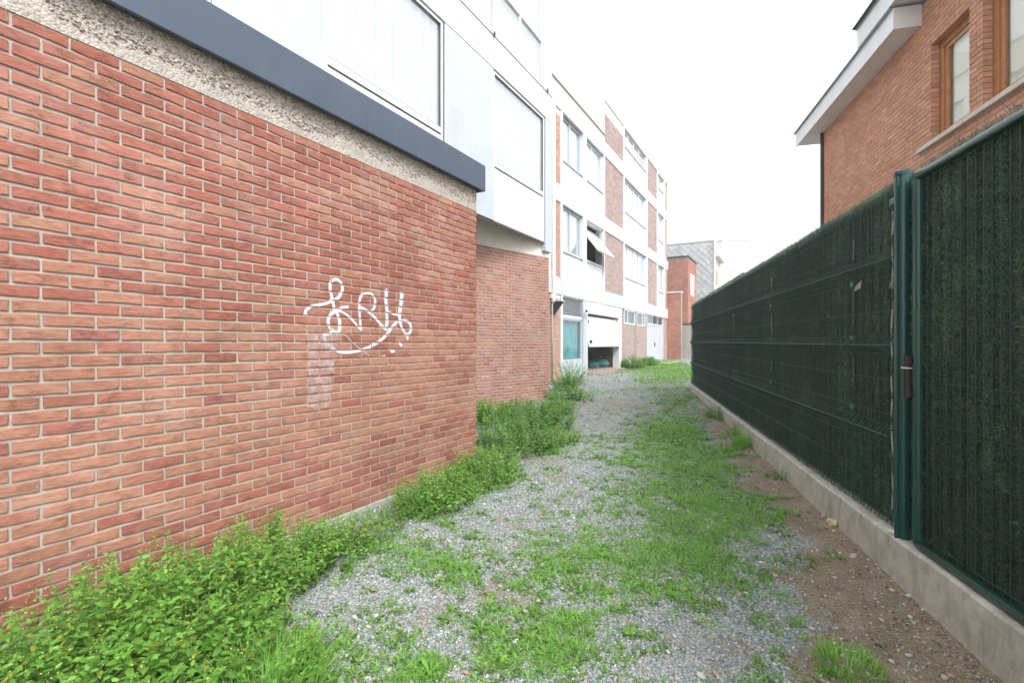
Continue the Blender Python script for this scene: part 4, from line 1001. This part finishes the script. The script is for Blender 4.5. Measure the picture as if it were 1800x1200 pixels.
# gate post with two grooves
gpx = FF.s(1588); prf = []
for k in range(40):
    t = 2*math.pi*k/40; r_ = .041
    for g0 in (math.pi*1.36, math.pi*1.72):
        dd = abs((t-g0+math.pi) % (2*math.pi) - math.pi)
        if dd < .16: r_ = .033
    prf.append((gpx + r_*math.cos(t), .0 + r_*math.sin(t)))
z0, z1 = H(-1.10), H(.935)
pm = MB(); pm.add([(x, y, z0) for x, y in prf] + [(x, y, z1) for x, y in prf], [(k, (k+1)%40, 40+(k+1)%40, 40+k) for k in range(40)] + [tuple(range(40, 80))])
gpost = empty('gate_post', (*FF.w(0), 0), FF.a, 'round green steel post between the mesh fence and the gate', 'post')
pm.build('post', M['green_metal'], gpost)
MB().tube([(gpx, 0, z1-.012), (gpx, 0, z1+.008), (gpx, 0, z1+.016)], [.045, .045, .03], 20).build('cap', M['green_metal'], gpost)
for h in (.80, .33, -.62, -.95): MB().box(gpx-.085, gpx-.03, -.03, .012, H(h)-.02, H(h)+.02).build('clamp', M['green_metal'], gpost, bev=.004)
# cable tied along the fence edge
cab = MB(); cx = FF.s(1570.5, -.03); pts = []
for i in range(26):
    t = i/25; pts.append((cx + .004*math.sin(i*1.7) + (-.01 if .35 < t < .8 else 0), -.034, H(.74) - t*1.66))
cab = cab.tube(pts, .0048, 6).build('cable', M['cable'], None, smooth=True); cab.location = (*FF.w(0), 0); cab.rotation_euler = (0, 0, FF.a)
tag(cab, 'thin grey cable tied down the fence edge beside the gate post', 'cable')
for i, h in enumerate((.6, .48, .2, .08, -.12, -.3, -.48)):
    MB().box(cx-.008, cx+.012, -.042, -.028, H(h), H(h)+.006).build('cable_tie', M['dark_gap'], cab)
# ---- gate
gt = empty('green_gate', (*FF.w(0), 0), FF.a, 'large green tube framed gate filled with dark plastic hedge at the right edge', 'gate')
gx0 = FF.s(1615); gx1 = gx0 + 2.3; gtop, gbot = .872, -1.035
MB().tube([(gx0, 0, H(gbot)), (gx0, 0, H(gtop)+.012)], .024, 14).build('stile', M['green_metal'], gt, smooth=False)
MB().tube([(gx1, 0, H(gbot)), (gx1, 0, H(gtop))], .024, 14).build('stile', M['green_metal'], gt)
MB().tube([(gx0-.02, 0, H(gtop)), (gx1, 0, H(gtop))], .024, 16).build('top_rail', M['green_metal'], gt, smooth=True)
MB().tube([(gx0, 0, H(gbot)), (gx1, 0, H(gbot))], .024, 16).build('bottom_rail', M['green_metal'], gt, smooth=True)
zf_s = zf; zf = lambda x: np.zeros_like(np.asarray(x, float)) if hasattr(x, '__len__') else 0.0
wire_panel(gx0+.03, gx1-.03, gt, gbot+.02, gtop-.02, [])
for i in range(3): 
    o = place_tile(gt, gx0-.12+i*.81, tiles[(i+1) % 3], .81, .985); 
MB().box(gx0-.12, gx1-.02, .045, .055, H(gbot)-.015, H(gtop)+.01).build('hedge_backing', M['hedge_back'], gt)
# the screening stands a little above the top rail
def fringe(parent, x0, x1, zc, n, seed, zfn):
    g = np.random.default_rng(seed); x = x0 + (x1-x0)*g.random(n); z = H(zc) + g.normal(0, .016, n) + zfn(x) + .035*(fbm(x, x*0+seed, 2.2, seed)-.4)
    a = np.pi/2 + g.normal(0, .7, n); ln = g.uniform(.02, .05, n); y = .03 + g.normal(0, .014, n); wv = .0016
    dx, dz = np.cos(a)*ln, np.sin(a)*ln; dy = g.normal(0, .3, n)*ln
    P0 = np.stack([x, y, z], -1); D = np.stack([dx, dy, dz], -1); W = np.stack([-dz/ln*wv, np.zeros(n), dx/ln*wv], -1)
    V = np.stack([P0-W, P0+W, P0+D], 1).reshape(-1, 3)
    c = np.array((.05,.095,.07))*g.uniform(.5, 2.0, (n, 1))  # lighter green paints in the light on the top fringe
    big('hedge_fringe', V, np.arange(3*n).reshape(-1, 3), np.repeat(c, 3, 0), M['hedge'], parent, kind='stuff')
fringe(gt, gx0, gx1, .89, 6000, 5, zf); fringe(fe, f_far, f_near, .875, 26000, 6, zf_s)
# hinge and latch
hx_ = FF.s(1598.5, -.03)
hg = MB().tube([(hx_, -.035, H(-.10)), (hx_, -.035, H(-.24))], .011, 10).tube([(hx_, -.035, H(-.062)), (hx_, -.035, H(-.10))], .018, 10).tube([(hx_, -.035, H(-.24)), (hx_, -.035, H(-.278))], .018, 10).build('hinge', M['rust'], gt)
MB().box(hx_-.035, hx_+.03, -.052, -.03, H(-.128), H(-.12)).build('latch', M['alu'], gt)
zf = zf_s
# leaf-like scrap on the mesh
sc_ = MB().add([(0,0,0),(.05,-.01,.03),(.11,-.0,.055),(.06,.012,.012),(.0,.002,.003),(.05,-.008,.033),(.11,.002,.058),(.06,.014,.015)], [(0,1,2,3),(7,6,5,4)]).build('scrap', M['sill'], None)
sc_.location = (*FF.w(FF.s(1507), -.02), FF.h(1507, 512)); sc_.rotation_euler = (0, 0, FF.a); tag(sc_, 'pale curled scrap caught on the fence mesh below the upper rib', 'scrap')

# ------------------------------------------------------------------ gravel
g2 = np.random.default_rng(5)
def samp(n, y0, y1, xa_, xb_, p=1.6):
    u = g2.random(n); e = 1 - p; y = (y0**e + u*(y1**e - y0**e))**(1/e)
    x = (xa_ + (xb_-xa_)*g2.random(n))*y if False else xa_(y) + (xb_(y)-xa_(y))*g2.random(n)
    return x, y
wallx = lambda y: np.where(y < 5.2, .5647*y - 3.34, np.where(y < 8.2, .5647*y - 4.4, np.minimum(.98*y - 9.6, .5647*y-6.95+20*(y<10.7))))
left = lambda y: np.maximum(wallx(y), -1.1*y); right = lambda y: np.minimum(fence_x(y) - .05, 1.1*y)
GP = np.array([(.30,.345,.345),(.25,.295,.30),(.355,.405,.40),(.205,.245,.245),(.48,.52,.50),(.32,.31,.27),(.315,.36,.355),(.27,.31,.305)])
x, y = samp(100000, 1.5, 15, left, right, 2.0)
d = dirt(x, y); keep = g2.random(len(x)) > np.clip(d*1.0, 0, .93); x, y = x[keep], y[keep]
n = len(x); size = g2.uniform(.0035, .0085, n) * np.clip(.72 + .11*y, .8, 2.0)
P = np.stack([x, y, gz(x, y) + size*.25], -1); v, f = scatter_stones(P, size, .65, g2)
big('gravel', v, f, stone_cols(n, g2, GP, .14), M['stone'], kind='stuff')
# loose single stones
n = 700; x, y = samp(n, 1.7, 7, left, right, 1.8); size = .007 + .011*g2.random(n)**2
P = np.stack([x, y, gz(x, y) + size*.3], -1); v, f = scatter_stones(P, size, .6, g2)
big('loose_stones', v, f, stone_cols(n, g2, np.array([(.5,.48,.45),(.4,.34,.29),(.60,.58,.55),(.40,.27,.21),(.3,.3,.3),(.36,.35,.34)]), .15), M['stone'], kind='stuff')
# soil crumbs on the dirt strip
n = 5200; x, y = samp(n, 1.6, 8, lambda y: fence_x(y)-1.0, lambda y: fence_x(y)-.06, 1.8)
k = dirt(x, y) > .5; x, y = x[k], y[k]; n = len(x); size = .0018 + .008*g2.random(n)**2.5 + .003*(qf(x, y) < .15)*g2.random(n)
P = np.stack([x, y, gz(x, y)+size*.3], -1); v, f = scatter_stones(P, size, .7, g2)
big('soil_crumbs', v, f, stone_cols(n, g2, np.array([(.19,.135,.10),(.24,.17,.12),(.14,.10,.075),(.28,.22,.17),(.32,.20,.14),(.38,.36,.33),(.21,.15,.11)]), .15), M['stone'], kind='stuff')

# ------------------------------------------------------------------ plants
LT = np.array([(0,0,0),(.30,.25,.06),(.5,.05,-.02),(.75,.18,.0),(1,0,-.14),(.75,-.18,.0),(.30,-.25,.06)], float)
LT[:, 1] *= 1.15
LFc = np.array([(0,2,1),(1,2,3),(3,2,4),(4,2,5),(5,2,6),(6,2,0)])
def leaves(P, az, el, roll, ln, wd, cols, tmpl=LT, faces=LFc):
    n = len(P); T = tmpl[None]*np.stack([ln, ln*wd, ln], -1)[:, None, :]
    cr, sr = np.cos(roll)[:, None], np.sin(roll)[:, None]; y = T[...,1]*cr - T[...,2]*sr; z = T[...,1]*sr + T[...,2]*cr; x = T[...,0]
    ce, se = np.cos(el)[:, None], np.sin(el)[:, None]; x, z = x*ce - z*se, x*se + z*ce
    ca, sa = np.cos(az)[:, None], np.sin(az)[:, None]; x, y = x*ca - y*sa, x*sa + y*ca
    V = np.stack([x, y, z], -1) + P[:, None, :]; k = tmpl.shape[0]
    F = faces[None] + (np.arange(n)*k)[:, None, None]
    return V.reshape(-1, 3), F.reshape(-1, 3), np.repeat(cols, k, 0)
def blades(P, az, ln, wd, bend, cols):
    n = len(P); t = np.array([0, .45, .8, 1.0]); c, s = np.cos(az), np.sin(az)
    up = ln[:, None]*(t[None] - .35*bend[:, None]*t[None]**2); out = ln[:, None]*bend[:, None]*t[None]**2
    ww = wd[:, None]*np.array([1, .8, .45, 0])[None]
    cx_ = P[:, 0:1] + c[:, None]*out; cy_ = P[:, 1:2] + s[:, None]*out; cz_ = P[:, 2:3] + up
    L_ = np.stack([cx_ - s[:, None]*ww, cy_ + c[:, None]*ww, cz_], -1); R_ = np.stack([cx_ + s[:, None]*ww, cy_ - c[:, None]*ww, cz_], -1)
    V = np.concatenate([L_[:, :3], R_[:, :4]], 1)      # 0,1,2 left ; 3,4,5 right ; 6 tip
    F = np.array([(0,3,4),(0,4,1),(1,4,5),(1,5,2),(2,5,6)])[None] + (np.arange(n)*7)[:, None, None]
    return V.reshape(-1, 3), F.reshape(-1, 3), np.repeat(cols, 7, 0)
GC = np.array([(.13,.27,.055),(.16,.32,.065),(.11,.22,.05),(.19,.35,.08),(.14,.25,.07),(.22,.34,.10)])
def gcol(n, g, pal=GC, sd=.2): return pal[g.integers(0, len(pal), n)]*g.uniform(1-sd, 1+sd, (n, 1))
# grass: one mass nobody could count
def grow(n, y0, y1, p, thr=0, pw=1.3):
    x, y = samp(n, y0, y1, left, right, p); gr = green(x, y); k = g2.random(n) < np.clip(gr, 0, 1)**pw*.9; return x[k], y[k], gr[k]
x, y, gr = grow(260000, 1.6, 16, 1.75)
fb = fbm(x, y, 2.0, 55) > .36; strip_ = (qf(x, y) < 2.0) & (y > 3.2); k = fb | strip_; x, y, gr = x[k], y[k], gr[k]
n = len(x); q_ = np.clip(.35 + gr*.8, .4, 1.25); tuft = .6 + .9*fbm(x, y, 6, 77)
ln = g2.uniform(.012, .05, n)*q_*tuft*np.where(y > 5, 1.25, 1); 
V, F, c = blades(np.stack([x, y, gz(x, y)-.003], -1), g2.uniform(0, 2*np.pi, n), ln, g2.uniform(.0009, .0019, n)*np.clip(y/3.5, 1, 3.5), g2.uniform(.4, 1.7, n), gcol(n, g2)*np.array((1.35,1.38,1.35)))
big('grass', V, F, c, M['leaf'], kind='stuff')
n_far = 42000; yf = 14 + 14*g2.random(n_far); xf_ = left(yf) + (fence_x(yf)+1.2 - left(yf))*g2.random(n_far); gf_ = green(xf_, yf); kf = g2.random(n_far) < np.clip(gf_*(.25+1.5*fbm(xf_, yf, 1.1, 44)), 0, 1)**1.6
xf_, yf = xf_[kf], yf[kf]; n = len(xf_)
V, F, c = blades(np.stack([xf_, yf, gz(xf_, yf)-.003], -1), g2.uniform(0, 2*np.pi, n), g2.uniform(.03, .09, n), np.full(n, .009), g2.uniform(.1, 1.0, n), gcol(n, g2))
big('far_grass', V, F, c, M['leaf'], kind='stuff')
# low broad-leaved ground cover in rosettes
x, y, gr = grow(34000, 1.6, 13, 1.8, pw=1.0); n0 = len(x); m_ = 7
ctr = np.repeat(np.stack([x, y, gz(x, y)+.002], -1), m_, 0); n = n0*m_
az = np.tile(np.arange(m_)/m_*2*np.pi, n0) + g2.normal(0, .35, n); sz = np.repeat(g2.uniform(.010, .030, n0)*(.7+.8*fbm(x, y, 4, 91))*np.clip(y/4, 1, 1.8), m_)*g2.uniform(.6, 1.2, n)
spec_ = np.repeat(g2.random(n0) < .25, m_); sz = np.where(spec_, sz*.6, sz)
pos = ctr + np.stack([np.cos(az), np.sin(az), np.zeros(n)], -1)*(sz*.35)[:, None]
cc = np.repeat(gcol(n0, g2, np.array([(.13,.27,.05),(.17,.33,.06),(.10,.20,.05),(.14,.22,.08),(.20,.34,.08)])), m_, 0)*g2.uniform(.85, 1.15, (n, 1))
V, F, c = leaves(pos, az, g2.uniform(.0, .9, n), g2.normal(0, .3, n), sz, g2.uniform(.5, 1.0, n), cc)
big('ground_cover', V, F, c, M['leaf'], kind='stuff')
# dry stalks and fallen bits
n = 5200; x, y = samp(n, 1.7, 9, left, right, 1.8); 
V, F, c = blades(np.stack([x, y, gz(x, y)+.006], -1), g2.uniform(0, 2*np.pi, n), g2.uniform(.004, .012, n), g2.uniform(.001, .003, n), g2.uniform(2, 5, n), np.array([(.42,.33,.18),(.30,.2,.1),(.5,.42,.28)])[g2.integers(0, 3, n)])
big('dry_litter', V, F, c, M['leaf'], kind='stuff')

def weed(name, cx, cy, rx, ry, h, nst, label, seed, leaf=(.018, .046), wd=.9, pal=GC, flowers=.0, lean=.35, dens=1.0, stiff=False, ang=0, cat='weed', wallguard=True):
    """a clump: many leaning stems, leaf pairs along each, small buds at the tips"""
    g = np.random.default_rng(seed); t = empty(name, (cx, cy, float(gz(cx, cy))), 0, label, cat, 'weeds along the walls')
    a = g.uniform(0, 2*np.pi, nst); rr = np.sqrt(g.random(nst)); ux, uy = rr*np.cos(a)*rx, rr*np.sin(a)*ry
    ca, sa = math.cos(ang), math.sin(ang); bx, by = ux*ca - uy*sa, ux*sa + uy*ca
    edge = rr; hh = h*(1 - .55*edge**2)*g.uniform(.6, 1.15, nst)
    lx = (bx/max(rx, ry))*lean*h + g.normal(0, .10, nst)*h; ly = (by/max(rx, ry))*lean*h + g.normal(0, .10, nst)*h
    # the wall keeps the plants on its open side
    if wallguard:
        wx, wy = cx+bx+lx, cy+by+ly; dd = (.5647*wy - 3.34) if cy < 5 else None
        if dd is not None:
            pen = np.clip(dd + .03 - wx, 0, None); lx += pen
            pen2 = np.clip(.5647*(cy+by) - 3.36 + .03 - (cx+bx), 0, None); bx += pen2
    gz0 = gz(cx+bx, cy+by) - float(gz(cx, cy))
    stv, stf, nn = [], [], 0; LP, LA, LE, LS = [], [], [], []; SV = []; SF = []
    for i in range(nst):
        ns = 5; pts = []
        for k in range(ns+1):
            u = k/ns; bend = u**1.5; pts.append((bx[i]+lx[i]*bend, by[i]+ly[i]*bend, gz0[i]+hh[i]*(u - .12*u*u)))
        p = np.array(pts); w0 = .0022
        for k in range(ns+1):
            w_ = w0*(1-.7*k/ns); SV += [(p[k,0]-w_, p[k,1], p[k,2]), (p[k,0]+w_, p[k,1], p[k,2]), (p[k,0], p[k,1]+w_*1.5, p[k,2])]
        b0 = i*(ns+1)*3
        for k in range(ns):
            for j in range(3): SF.append((b0+k*3+j, b0+k*3+(j+1)%3, b0+(k+1)*3+(j+1)%3, b0+(k+1)*3+j))
        nd = max(3, int(hh[i]/.027*dens)); ph_ = g.uniform(0, np.pi)
        for k in range(nd):
            u = (k+.6)/nd*1.0; 
            if u < .12: continue
            kk = min(int(u*ns), ns-1); fr_ = u*ns-kk; q = p[kk]*(1-fr_) + p[kk+1]*fr_
            s_ = leaf[0] + (leaf[1]-leaf[0])*(1-u)**.6*g.uniform(.7, 1.2)
            for sgn in (0, np.pi):
                LP.append(q + g.normal(0, .002, 3)); LA.append(ph_ + k*1.57 + sgn + g.normal(0, .3)); LE.append(g.uniform(-.35, .75)); LS.append(s_*g.uniform(.75, 1.15))
    LP = np.array(LP); n = len(LP); LA, LE, LS = map(np.array, (LA, LE, LS))
    plantc = gcol(n, g, pal, .16); hi = (LP[:, 2]/h)[:, None]
    tone = (.82 + .4*vnoise(LP[:, 0]+cx, LP[:, 1]+cy, 5, seed))[:, None]; plantc = plantc*tone
    sick = g.random(n) < .03; plantc[sick] = np.array((.34, .30, .07))*g.uniform(.7, 1.2, (sick.sum(), 1))
    LS = LS*(.7 + .6*vnoise(LP[:, 0]+cx+7, LP[:, 1]+cy, 4, seed+3))
    V, F, c = leaves(LP, LA, LE, g.normal(0, .35, n), LS, np.full(n, wd)*g.uniform(.8, 1.15, n), plantc)
    big('leaves', V, F, c, M['leaf'], t, kind='stuff')
    me = bpy.data.meshes.new('stems'); me.from_pydata(SV, [], SF); link('stems', me, M['stem'], t, kind='stuff')
    nd_ = int(nst*.12); ii = g.integers(0, nst, nd_)
    V, F, c = blades(np.stack([bx[ii], by[ii], gz0[ii]], -1), g.uniform(0, 6.28, nd_), hh[ii]*g.uniform(.7, 1.15, nd_), np.full(nd_, .0013), g.uniform(.1, .5, nd_), np.array([(.34,.26,.14)])*g.uniform(.7, 1.2, (nd_, 1)))
    big('dead_stalks', V, F, c, M['leaf'], t, kind='stuff')
    if flowers:
        nf = int(nst*flowers*2.2); ii = g.integers(0, nst, nf)
        P = np.stack([bx[ii]+lx[ii]+g.normal(0, .02, nf), by[ii]+ly[ii]+g.normal(0, .02, nf), gz0[ii]+hh[ii]*.9+g.uniform(-.05, .02, nf)], -1)
        v, f = scatter_stones(P, g.uniform(.0022, .0045, nf), .9, g)
        big('buds', v, f, stone_cols(nf, g, np.array([(.42,.45,.10),(.30,.38,.10),(.5,.48,.2)]), .15), M['leaf'], t, kind='stuff')
    return t
wa_ = F1.a
BR = np.array([(.15,.31,.055),(.18,.35,.07),(.12,.25,.045),(.20,.36,.08),(.14,.27,.06)])
DK = np.array([(.12,.25,.06),(.14,.29,.07),(.16,.31,.09),(.12,.23,.08)])
weed('weed_clump', -1.75, 1.62, .55, .42, .46, 220, 'broad leaved weed clump filling the bottom left corner against the brick wall', 1, pal=BR, flowers=.9, ang=wa_)
weed('weed_clump', -1.52, 2.05, .50, .45, .52, 270, 'tallest leafy weed clump with yellow buds at the left wall, nearest whole clump', 2, leaf=(.020,.054), pal=BR, flowers=1.0, ang=wa_)
weed('weed_clump', -1.12, 1.90, .32, .34, .34, 150, 'dense broad leaved weed clump spilling onto gravel in the left foreground', 3, leaf=(.026,.058), pal=BR, flowers=.4, ang=wa_)
weed('weed_clump', -1.42, 2.62, .46, .30, .46, 210, 'leafy weed clump against the wall left of the exposed plinth', 4, leaf=(.020,.054), pal=BR, flowers=.9, ang=wa_)
weed('weed_clump', -1.14, 3.0, .36, .22, .32, 130, 'lower weed clump tapering off towards the exposed concrete plinth', 5, leaf=(.018,.038), pal=BR, flowers=.5, ang=wa_)
weed('weed_clump', -.88, 3.62, .24, .20, .20, 80, 'small bright weed clump just right of the exposed plinth', 6, leaf=(.015,.032), pal=BR, ang=wa_)
weed('weed_clump', -.62, 3.98, .36, .26, .36, 190, 'feathery bright green weed clump at the wall below the graffiti', 7, leaf=(.020,.046), wd=.85, pal=BR, ang=wa_)
weed('weed_clump', -.26, 4.7, .50, .30, .36, 220, 'bright weed clump at the foot of the brick wall corner', 8, leaf=(.022,.05), wd=.85, pal=BR, ang=wa_)
weed('weed_clump', -.02, 5.9, .55, .50, .44, 260, 'weed clump filling the recess just past the brick corner', 9, leaf=(.022,.05), pal=DK, ang=wa_)
weed('weed_clump', .42, 7.2, .55, .42, .50, 180, 'dark green weed clump before the chamfered wall', 10, leaf=(.026,.06), pal=DK, ang=wa_)
weed('weed_clump', -.35, 7.6, .45, .40, .46, 150, 'weed clump deep in the recess beside the end of the graffiti wall', 41, leaf=(.026,.06), pal=BR, ang=wa_)
weed('weed_clump', .10, 8.75, .38, .30, .34, 100, 'low weed clump touching the middle of the chamfered wall', 42, leaf=(.026,.06), pal=DK, ang=wa_)
weed('weed_clump', .55, 6.3, .40, .30, .26, 110, 'low green weed clump spreading over gravel in front of the recess', 43, leaf=(.022,.05), pal=BR, ang=wa_)
weed('weed_clump', .75, 8.6, .40, .34, .40, 110, 'rounded dark weed clump near the end of the chamfered wall', 11, leaf=(.026,.06), pal=DK, ang=wa_)
weed('weed_clump', 1.18, 10.4, .38, .6, .36, 100, 'grassy weed clump at the end of the chamfered wall', 12, leaf=(.026,.06), pal=GC, ang=wa_)
weed('weed_clump', 1.62, 13.6, .3, .4, .95, 46, 'tall sparse weed standing before the grey panel below the teal window', 13, leaf=(.035,.08), pal=DK, dens=.7, ang=wa_)
weed('weed_clump', 1.35, 12.2, .25, .3, .5, 60, 'short bushy weed at the foot of the orange brick strip', 14, leaf=(.03,.07), pal=DK, ang=wa_)
weed('weed_clump', 5.15, 20.6, .55, .45, .62, 90, 'bushy weed right of the garage opening', 15, leaf=(.05,.10), pal=DK, ang=wa_)
weed('weed_clump', 6.3, 22.4, .8, .5, .48, 110, 'bright grassy weed patch between garage and grey double doors', 16, leaf=(.05,.10), pal=BR, ang=wa_)
weed('weed_clump', 1.75, 2.95, .11, .10, .07, 26, 'small leafy tuft on bare soil nearest the concrete base', 17, leaf=(.012,.03), wd=.6, pal=GC)
weed('weed_clump', 3.05, 6.55, .16, .14, .20, 50, 'small dark weed leaning on the concrete base mid fence', 18, leaf=(.02,.045), pal=DK)
weed('weed_clump', 2.55, 4.6, .12, .10, .10, 24, 'small weed at the concrete base where the soil strip widens', 19, leaf=(.015,.035), pal=DK)
weed('weed_clump', 3.35, 7.9, .2, .3, .22, 55, 'dark weed at the concrete base two thirds along the fence', 20, leaf=(.022,.05), pal=DK)
def tussock(cx, cy, r, n, ln, label, seed):
    g = np.random.default_rng(seed); a = g.uniform(0, 2*np.pi, n); rr = r*np.sqrt(g.random(n)); x, y = rr*np.cos(a), rr*np.sin(a)
    V, F, c = blades(np.stack([x, y, gz(cx+x, cy+y)-gz(cx, cy)], -1), a + g.normal(0, .6, n), g.uniform(.5, 1.1, n)*ln, g.uniform(.0012, .0024, n), g.uniform(.15, 1.0, n), gcol(n, g, BR)*1.3)
    o = big('grass_tussock', V, F, c, M['leaf']); o.location = (cx, cy, float(gz(cx, cy))); tag(o, label, 'grass', 'grass tussocks on the ground')
tussock(1.40, 2.02, .13, 420, .07, 'bright grass tussock on the soil at the lower right foreground', 31)
tussock(-.92, 1.80, .20, 600, .22, 'long arching grass at the lower edge beside the big weeds', 32)
tussock(2.80, 5.9, .10, 350, .24, 'tall grass tuft growing against the concrete base', 33)
tussock(1.55, 4.0, .20, 420, .06, 'short thick grass cushion on the green strip', 34)
tussock(1.2, 3.05, .16, 300, .06, 'small grass tuft between the green strip and bare soil', 35)
tussock(2.45, 7.2, .3, 450, .09, 'lush grass patch in the middle of the green strip', 36)
# leafy rosettes in the gravel (dandelion-like)
def rosette(cx, cy, r, m, label, seed, pal=BR):
    g = np.random.default_rng(seed); az = np.arange(m)*2.4 + g.normal(0, .2, m); ln = r*g.uniform(.6, 1.1, m)
    T = np.array([(0,0,0),(.25,.05,.06),(.45,.11,.1),(.7,.13,.08),(1,0,0),(.7,-.13,.08),(.45,-.11,.1),(.25,-.05,.06),(.5,0,.07)]); FT = np.array([(0,8,1),(1,8,2),(2,8,3),(3,8,4),(4,8,5),(5,8,6),(6,8,7),(7,8,0)])
    V, F, c = leaves(np.zeros((m, 3)), az, g.uniform(.1, .6, m), g.normal(0, .2, m), ln, g.uniform(.8, 1.4, m), gcol(m, g, pal), T, FT)
    o = big('leaf_rosette', V, F, c, M['leaf']); o.location = (cx, cy, float(gz(cx, cy))+.003); tag(o, label, 'plant', 'leaf rosettes in the gravel')
def gpos(px, py):
    Y_ = CZ/((py-HY)/FP + .018); return ((px-900)/FP*Y_, Y_)
RS = [(755,1180,.11,'pale green rosette at the bottom edge in the left gravel'), (845,1105,.09,'dandelion rosette in gravel just above the bottom centre'), (1000,1085,.08,'bright rosette in the middle of the foreground weeds'), (830,945,.10,'dark leaved rosette at the gravel edge below the wall corner'),
 (720,1040,.06,'small rosette alone on the left gravel'), (1060,980,.08,'broad rosette in the centre of the weedy patch'), (1180,1050,.07,'leaf rosette where weeds meet the right gravel'), (960,1150,.09,'rosette near the bottom centre edge'), (1290,980,.07,'rosette on the right side of the weedy patch'),
 (1110,1120,.08,'rosette in the right gravel near the bottom'), (780,990,.11,'long leaved dark rosette left of the weedy patch'), (1050,900,.08,'rosette at the far side of the foreground weeds')]
for i, (a, b, r_, l) in enumerate(RS): rosette(*gpos(a, b), r_*.72, 13 + i % 5, l, 60+i, DK if i in (3, 10) else BR)

# litter
def lump(name, px, py, r_, sq, colr, label, cat, seed, rough=.8):
    g = np.random.default_rng(seed); x, y = gpos(px, py); P = np.zeros((1, 3)); v, f = scatter_stones(P, np.array([r_]), sq, g)
    # subdivide once for a rounder broken shape
    me = bpy.data.meshes.new(name); me.from_pydata(v.tolist(), [], f.tolist()); o = link(name, me, mat(name+'_mat_%d' % seed, colr, rough, .25, 40, .003, 60))
    s_ = o.modifiers.new('sub', 'SUBSURF'); s_.subdivision_type = 'SIMPLE'; s_.levels = s_.render_levels = 2
    tx_ = bpy.data.textures.new(name, 'CLOUDS'); tx_.noise_scale = r_*.7; dm = o.modifiers.new('rough', 'DISPLACE'); dm.texture = tx_; dm.strength = r_*.5
    o.location = (x, y, float(gz(x, y)) + r_*sq*.4); return tag(o, label, cat)
lump('foam_lump', 1462, 935, .042, .9, (.55,.45,.24), 'yellowish white crumbling lump against the concrete base', 'debris', 3)
lump('stone', 1500, 990, .022, .5, (.42,.38,.33), 'pale flat stone below the yellowish lump', 'stone', 4)
lump('stone', 1545, 1140, .014, .7, (.06,.055,.05), 'dark stone on the bare soil at the lower right', 'stone', 5)
lump('stone', 624, 1085, .013, .8, (.7,.68,.64), 'white pebble on the left gravel, left of a pair', 'stone', 6)
lump('stone', 660, 1083, .014, .7, (.66,.64,.6), 'white pebble on the left gravel, right of a pair', 'stone', 7)
lump('stone', 1568, 1050, .016, .5, (.5,.46,.4), 'small pale stone midway along the bare soil by the base', 'stone', 9)
x, y = gpos(1494, 1145); stk = MB().tube([(-.022, .006, 0), (0, 0, .003), (.024, -.008, 0)], .0028, 6).build('stick', M['white_paint'], None); stk.location = (x, y, float(gz(x, y))+.004); tag(stk, 'short white stick lying on the bare soil', 'stick')
def fallen(px, py, r_, colr, label, seed, up=.0):
    x, y = gpos(px, py); T = LT.copy()*r_; T[:, 2] *= 1.6; T[:, 1] *= 1.2; me = bpy.data.meshes.new('dead_leaf'); me.from_pydata(T.tolist(), [], LFc.tolist())
    o = link('dead_leaf', me, mat('dead_leaf_%d' % seed, colr, .7, .2, 30)); o.location = (x, y, float(gz(x, y))+.012+up); o.rotation_euler = (.1, -.1, seed*1.3); tag(o, label, 'leaf', 'dead leaves on the ground')
fallen(878, 852, .06, (.50,.22,.06), 'orange dead leaf beside the weeds near the wall corner', 1)
fallen(782, 958, .035, (.45,.16,.08), 'reddish dead leaf on gravel left of the weedy patch', 2)
fallen(1302, 920, .04, (.4,.17,.06), 'brown dead leaf on the green strip', 3, .03)
fallen(892, 958, .03, (.48,.2,.14), 'small red brown dead leaf on gravel near the centre', 4)
fallen(652, 1042, .035, (.35,.2,.1), 'dull brown dead leaf on the left gravel', 5)
fallen(545, 1128, .05, (.35,.17,.08), 'curled brown dead leaf where weeds meet gravel at lower left', 6, .02)
fl = MB()
x, y = gpos(340, 1192); fl = MB().add([(-.03,-.02,0),(.04,-.025,.01),(.03,.03,.02),(-.02,.02,.015),(-.03,-.02,.004),(.04,-.025,.014),(.03,.03,.024),(-.02,.02,.019)], [(3,2,1,0),(4,5,6,7),(0,1,5,4),(1,2,6,5),(2,3,7,6),(3,0,4,7)]).build('slate_chip', M['fascia'], None)
fl.location = (x, y, float(gz(x, y))+.02); tag(fl, 'grey blue chip half hidden under the weeds at the bottom edge', 'debris')

# ------------------------------------------------------------------ thin scattering volume added to stand in for lens glare
hz = MB().box(-70, 100, -30, 230, -1.2, 16).build('glare_veil', None, None, kind='stuff')
hm = bpy.data.materials.new('glare_veil_air'); hm.use_nodes = True; hn = hm.node_tree; hn.nodes.remove(hn.nodes['Principled BSDF'])
pv = hn.nodes.new('ShaderNodeVolumePrincipled'); pv.inputs['Color'].default_value = (.97, .98, 1, 1); pv.inputs['Density'].default_value = .0028; pv.inputs['Anisotropy'].default_value = 0
hn.links.new(pv.outputs[0], hn.nodes['Material Output'].inputs['Volume']); hz.data.materials.append(hm)
